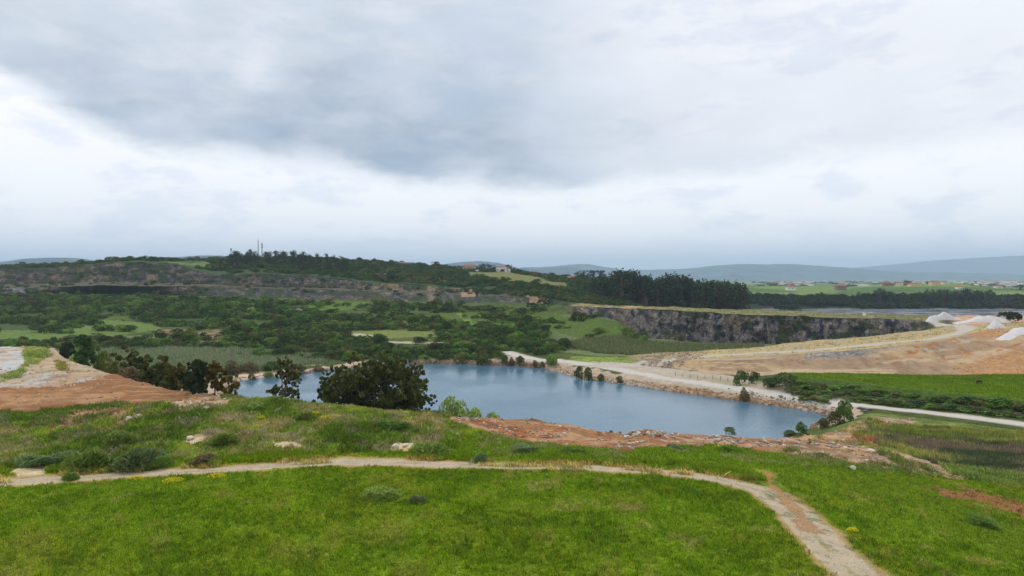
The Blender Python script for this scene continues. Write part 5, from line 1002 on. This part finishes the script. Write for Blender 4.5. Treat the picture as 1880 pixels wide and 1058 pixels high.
for a in [(1452, 531, 1120, 14, 9, 3.2, 2.2, white, tile, 'white farmhouse with terracotta roof alone on the green field'), (1543, 531, 1130, 15, 11, 5.5, 3.2, brownw, tile_b, 'large reddish brown farmhouse with gabled roof in the field'), (1628, 524, 1290, 15, 9, 4, 3, brownw, tile, 'red gabled farmhouse between pointed trees'), (1650, 524, 1290, 12, 9, 4, 2.4, white, tile, 'white farmhouse with red roof right of the red gabled one'), (1678, 526, 1240, 18, 10, 4.2, 2.6, cream, tile_b, 'pinkish beige farmhouse above the bank wood'), (1716, 523, 1250, 16, 10, 5, 2.6, cream, tile, 'tall cream house with red roof on the crest'), (1734, 523, 1260, 11, 9, 4.4, 2.4, white, tile, 'white house right of the tall cream one on the crest'), (1762, 531, 1160, 12, 8, 3.6, 2, white, tile, 'white cottage behind the bank wood'), (1832, 529, 1210, 12, 8, 3.2, 2, white, tile, 'white cottage near the right end of the far fields')]:
    house(*a[:9], a[9], GR2, wins=3)
# far town: small gabled houses, one mesh each kind, copied
def town_mesh(w, d, h, rh, wm_, rm_):
    v = [(-w / 2, -d / 2, -2), (w / 2, -d / 2, -2), (w / 2, d / 2, -2), (-w / 2, d / 2, -2), (-w / 2, -d / 2, h), (w / 2, -d / 2, h), (w / 2, d / 2, h), (-w / 2, d / 2, h), (-w / 2, 0, h + rh), (w / 2, 0, h + rh)]
    f = [(0, 1, 5, 4), (1, 2, 6, 5), (2, 3, 7, 6), (3, 0, 4, 7), (4, 5, 9, 8), (6, 7, 8, 9)]
    me = npmesh('town_house', v, f, [wm_, rm_], mi=[0, 0, 0, 0, 1, 1]); return me
TM = [town_mesh(16, 11, 7, 3, white, tile), town_mesh(26, 12, 10, 2, white, greyroof), town_mesh(14, 10, 6, 3, cream, tile_b), town_mesh(36, 14, 9, 3, white, tile)]
for k in range(150):
    px = random.choice([random.uniform(1420, 1500), random.uniform(1500, 1900), random.uniform(1700, 1900), random.uniform(980, 1030) if k % 9 == 0 else random.uniform(1600, 1900)]); D = random.uniform(2700, 5600)
    if px < 1100: D = random.uniform(2200, 2600)
    x = (px - 940) / F * D; o = obj('town_house', random.choice(TM), None, (x, D, height(x, D)), random.uniform(0, 3.14), random.uniform(.9, 1.5))
    tag(o, 'one of the tiny pale houses of the distant town under the blue hills', 'house', 'houses of the distant town')
cop = []
for k in range(130):
    px = random.uniform(1380, 1900); D = random.uniform(2200, 5600); x = (px - 940) / F * D; w = random.uniform(18, 45); cop.append((x, D, height(x, D), w, random.uniform(7, 12), 'far'))
mass('distant_copses', cop, {'far': LM['far']}, LOW)

# masts on the hill
steel = mat('mast_steel', lin(110, 116, 124), .6, .4); steel_d = mat('mast_dark', lin(70, 76, 86), .6, .4)
def lattice(px, pyt, D, w, label, antennas, group='masts on the hilltop'):
    x = (px - 940) / F * D; z = height(x, D) - .5; H = CZ - (pyt - HY) * D / F - z; e = tag(obj('radio_mast', None, None, (x, D, z)), label, 'mast', group)
    bm = bmesh.new(); c_ = [(-w, -w), (w, -w), (w, w), (-w, w)]
    for a, b_ in c_: cyl(bm, (a, b_, 0), (a * .6, b_ * .6, H * .9), .14, .1, 6)
    nseg = 12
    for s in range(nseg):
        for q in range(4):
            f0 = 1 - .4 * s / nseg; f1 = 1 - .4 * (s + 1) / nseg; a, b_ = c_[q], c_[(q + 1) % 4]; z0, z1 = H * .9 * s / nseg, H * .9 * (s + 1) / nseg
            cyl(bm, (a[0] * f0, a[1] * f0, z0), (b_[0] * f1, b_[1] * f1, z1), .07, None, 4)
    bmobj('lattice_tower', bm, steel, e)
    bm = bmesh.new(); cyl(bm, (0, 0, H * .88), (0, 0, H), .1, .06, 6); bmobj('aerial', bm, steel_d, e)
    for zf, r_ in antennas:
        for q in range(3):
            bm = bmesh.new(); a = q * 2.09; cyl(bm, (math.cos(a) * r_, math.sin(a) * r_, H * zf - 1.2), (math.cos(a) * r_, math.sin(a) * r_, H * zf + 1.2), .25, None, 6); bx(bm, (math.cos(a) * r_ / 2, math.sin(a) * r_ / 2, H * zf), (abs(r_), .12, .12), a); bmobj('antenna', bm, steel_d, e)
lattice(474, 437, 1025, .55, 'tallest thin lattice mast on the hilltop', [])
lattice(481, 443, 1025, .6, 'mast with a cluster of antennas right of the tallest one', [(.82, 1.3), (.68, .9)])
lattice(424, 456, 1025, .45, 'short mast standing alone left of the pair', [(.93, 1.0), (.82, .8)])
lattice(433, 465, 1025, .2, 'very small thin pole right of the lone short mast', [])

# horse grazing in the pasture
def skin_body(name, nodes, edges, m_, parent, sub=2):
    me = bpy.data.meshes.new(name); me.from_pydata([n[:3] for n in nodes], edges, []); o = obj(name, me, parent); me.materials.append(m_)
    md = o.modifiers.new('s', 'SKIN'); me.skin_vertices[0].data.foreach_set('radius', np.repeat([n[3] for n in nodes], 2).astype(np.float32)); me.skin_vertices[0].data[0].use_root = True
    s2 = o.modifiers.new('d', 'SUBSURF'); s2.levels = sub; s2.render_levels = sub; return o
coat = mat('horse_coat', lin(44, 34, 30), .6, .3); hair = mat('horse_hair', lin(24, 20, 20), .8, .2)
p = hit(1798, 706); hs = tag(obj('horse', None, None, p, math.radians(200)), 'dark horse grazing with lowered head in the green pasture', 'horse')
hn = [(0, 0, 1.18, .30), (.45, 0, 1.18, .31), (-.45, 0, 1.2, .30), (.78, 0, 1.16, .22), (1.0, 0, .92, .15), (1.2, 0, .6, .11), (1.32, 0, .38, .12), (1.5, 0, .14, .07), (-.72, 0, 1.15, .24),
      (.5, .17, .85, .12), (.52, .17, .5, .065), (.5, .17, .08, .055), (.62, -.17, .85, .12), (.72, -.17, .48, .065), (.76, -.17, .08, .055),
      (-.68, .18, .85, .15), (-.82, .18, .52, .07), (-.74, .18, .08, .055), (-.5, -.18, .85, .15), (-.62, -.18, .5, .07), (-.5, -.18, .08, .055)]
skin_body('body', hn, [(0, 1), (0, 2), (1, 3), (3, 4), (4, 5), (5, 6), (6, 7), (2, 8), (1, 9), (9, 10), (10, 11), (1, 12), (12, 13), (13, 14), (8, 15), (15, 16), (16, 17), (8, 18), (18, 19), (19, 20)], coat, hs)
bm = bmesh.new(); cyl(bm, (-.9, 0, 1.2), (-1.1, 0, .55), .07, .03, 8); bmobj('tail', bm, hair, hs)
bm = bmesh.new(); bx(bm, (.98, 0, 1.12), (.55, .04, .16), 0, .9); bmobj('mane', bm, hair, hs)
for s in (-1, 1): bm = bmesh.new(); cyl(bm, (1.22, s * .07, .5), (1.24, s * .09, .66), .04, .005, 6); bmobj('ear', bm, coat, hs)

# yellow machine on the quarry plateau
yel_m = mat('machine_yellow', lin(226, 168, 48), .5, .4); blk = mat('machine_black', lin(40, 40, 42), .7, .3)
p = hit(1118, 556); ex = tag(obj('excavator', None, None, p, .4), 'small yellow excavator with raised arm on the bare top of the quarry', 'excavator')
for s in (-1, 1): bm = bmesh.new(); bx(bm, (0, s * .95, .4), (3.2, .5, .75)); bmesh.ops.bevel(bm, geom=bm.edges[:], offset=.2, segments=3, affect='EDGES'); bmobj('track', bm, blk, ex)
bm = bmesh.new(); bx(bm, (-.3, 0, 1.35), (2.6, 2.1, 1.0)); bx(bm, (-1.4, 0, 1.4), (.7, 2.0, 1.2)); bmesh.ops.bevel(bm, geom=bm.edges[:], offset=.08, segments=2, affect='EDGES'); bmobj('body', bm, yel_m, ex)
bm = bmesh.new(); bx(bm, (.3, .55, 2.3), (1.3, .9, 1.3)); cb = bmobj('cab', bm, yel_m, ex); bm = bmesh.new(); bx(bm, (.32, .55, 2.42), (1.36, .8, .8)); bmobj('window', bm, dk, cb)
bm = bmesh.new(); cyl(bm, (.8, -.3, 1.6), (1.8, -.3, 5.0), .24, .2, 6); bmobj('boom', bm, yel_m, ex); bm = bmesh.new(); cyl(bm, (1.8, -.3, 5.0), (3.3, -.3, 3.0), .18, .13, 6); bmobj('arm', bm, yel_m, ex)
bm = bmesh.new(); bx(bm, (3.35, -.3, 2.6), (.7, .9, .7), 0, .5); bmobj('bucket', bm, blk, ex)
# white van on the ridge, white cabin on the plateau
def van(px, py, D, L_, label, name='van', cat='van'):
    x = (px - 940) / F * D; e = tag(obj(name, None, None, (x, D, height(x, D) + .1), .2), label, cat)
    bm = bmesh.new(); bx(bm, (-.3, 0, 1.4), (L_ * .75, 1.9, 1.9)); bx(bm, (L_ * .36, 0, 1.0), (L_ * .3, 1.85, 1.1)); bmesh.ops.bevel(bm, geom=bm.edges[:], offset=.12, segments=2, affect='EDGES'); bmobj('body', bm, white, e)
    bm = bmesh.new(); bx(bm, (L_ * .3, 0, 1.85), (.5, 1.6, .6), 0, .6); bmobj('windscreen', bm, dk, e)
    for a in (-1, 1):
        for s in (-1, 1): bm = bmesh.new(); cyl(bm, (a * L_ * .3, s * .8, .38), (a * L_ * .3, s * 1.0, .38), .38, None, 14); bmobj('wheel', bm, blk, e)
van(876, 496, 985, 5.4, 'white van parked below the orange roofed house')
p = hit(1589, 580); cab = tag(obj('site_cabin', None, None, p, .1), 'tiny white site cabin on the yellow quarry plateau', 'cabin')
bm = bmesh.new(); bx(bm, (0, 0, 1.1), (2.6, 2, 2.4)); bmobj('wall', bm, white, cab); bm = bmesh.new(); bx(bm, (0, 0, 2.4), (2.9, 2.3, .16)); bmobj('roof', bm, greyroof, cab); bm = bmesh.new(); bx(bm, (.5, -1.02, .95), (.8, .08, 1.8)); bmobj('door', bm, greyroof, cab)

# fences
postm = mat('post_wood', lin(120, 110, 98), .9, .1, 3, .3); wirem = mat('wire', lin(130, 130, 130), .5, .4)
def fence(pts, step, h, label, group):
    ln = pworld(pts); seg = np.hypot(*np.diff(ln, axis=0).T); s = np.concatenate([[0], np.cumsum(seg)]); n = int(s[-1] // step); q = np.arange(n + 1) * step
    xs = np.interp(q, s, ln[:, 0]); ys = np.interp(q, s, ln[:, 1]); e = tag(obj('wire_fence', None, None, (xs[0], ys[0], height(xs[0], ys[0]))), label, 'fence', group); o0 = np.array(e.location); bw = bmesh.new(); prev = None
    for i, (x, y) in enumerate(zip(xs, ys)):
        z = height(x, y); hh = h * random.uniform(.85, 1.15); bm = bmesh.new(); tl = random.uniform(-.06, .06); cyl(bm, Vector((x, y, z - .3)) - Vector(o0), Vector((x + tl, y, z + hh)) - Vector(o0), .09, .08, 6); bmobj('post', bm, postm, e)
        c_ = Vector((x, y, z)) - Vector(o0)
        if prev:
            for k in (.35, .65, .95): cyl(bw, prev + Vector((0, 0, h * k)), c_ + Vector((0, 0, h * k)), .018, None, 4)
        prev = c_
    bmobj('wires', bw, wirem, e)
fence([(1500, 727), (1570, 735), (1650, 743), (1760, 755), (1880, 770), (1960, 780)], 4.2, 1.7, 'post and wire fence between the right end road and the shrub bank', 'wire fences by the road')
fence([(1240, 691), (1330, 699), (1400, 708), (1470, 716)], 3.0, 1.5, 'grey post and wire fence on the gravel below the haul road slope', 'wire fences by the road')
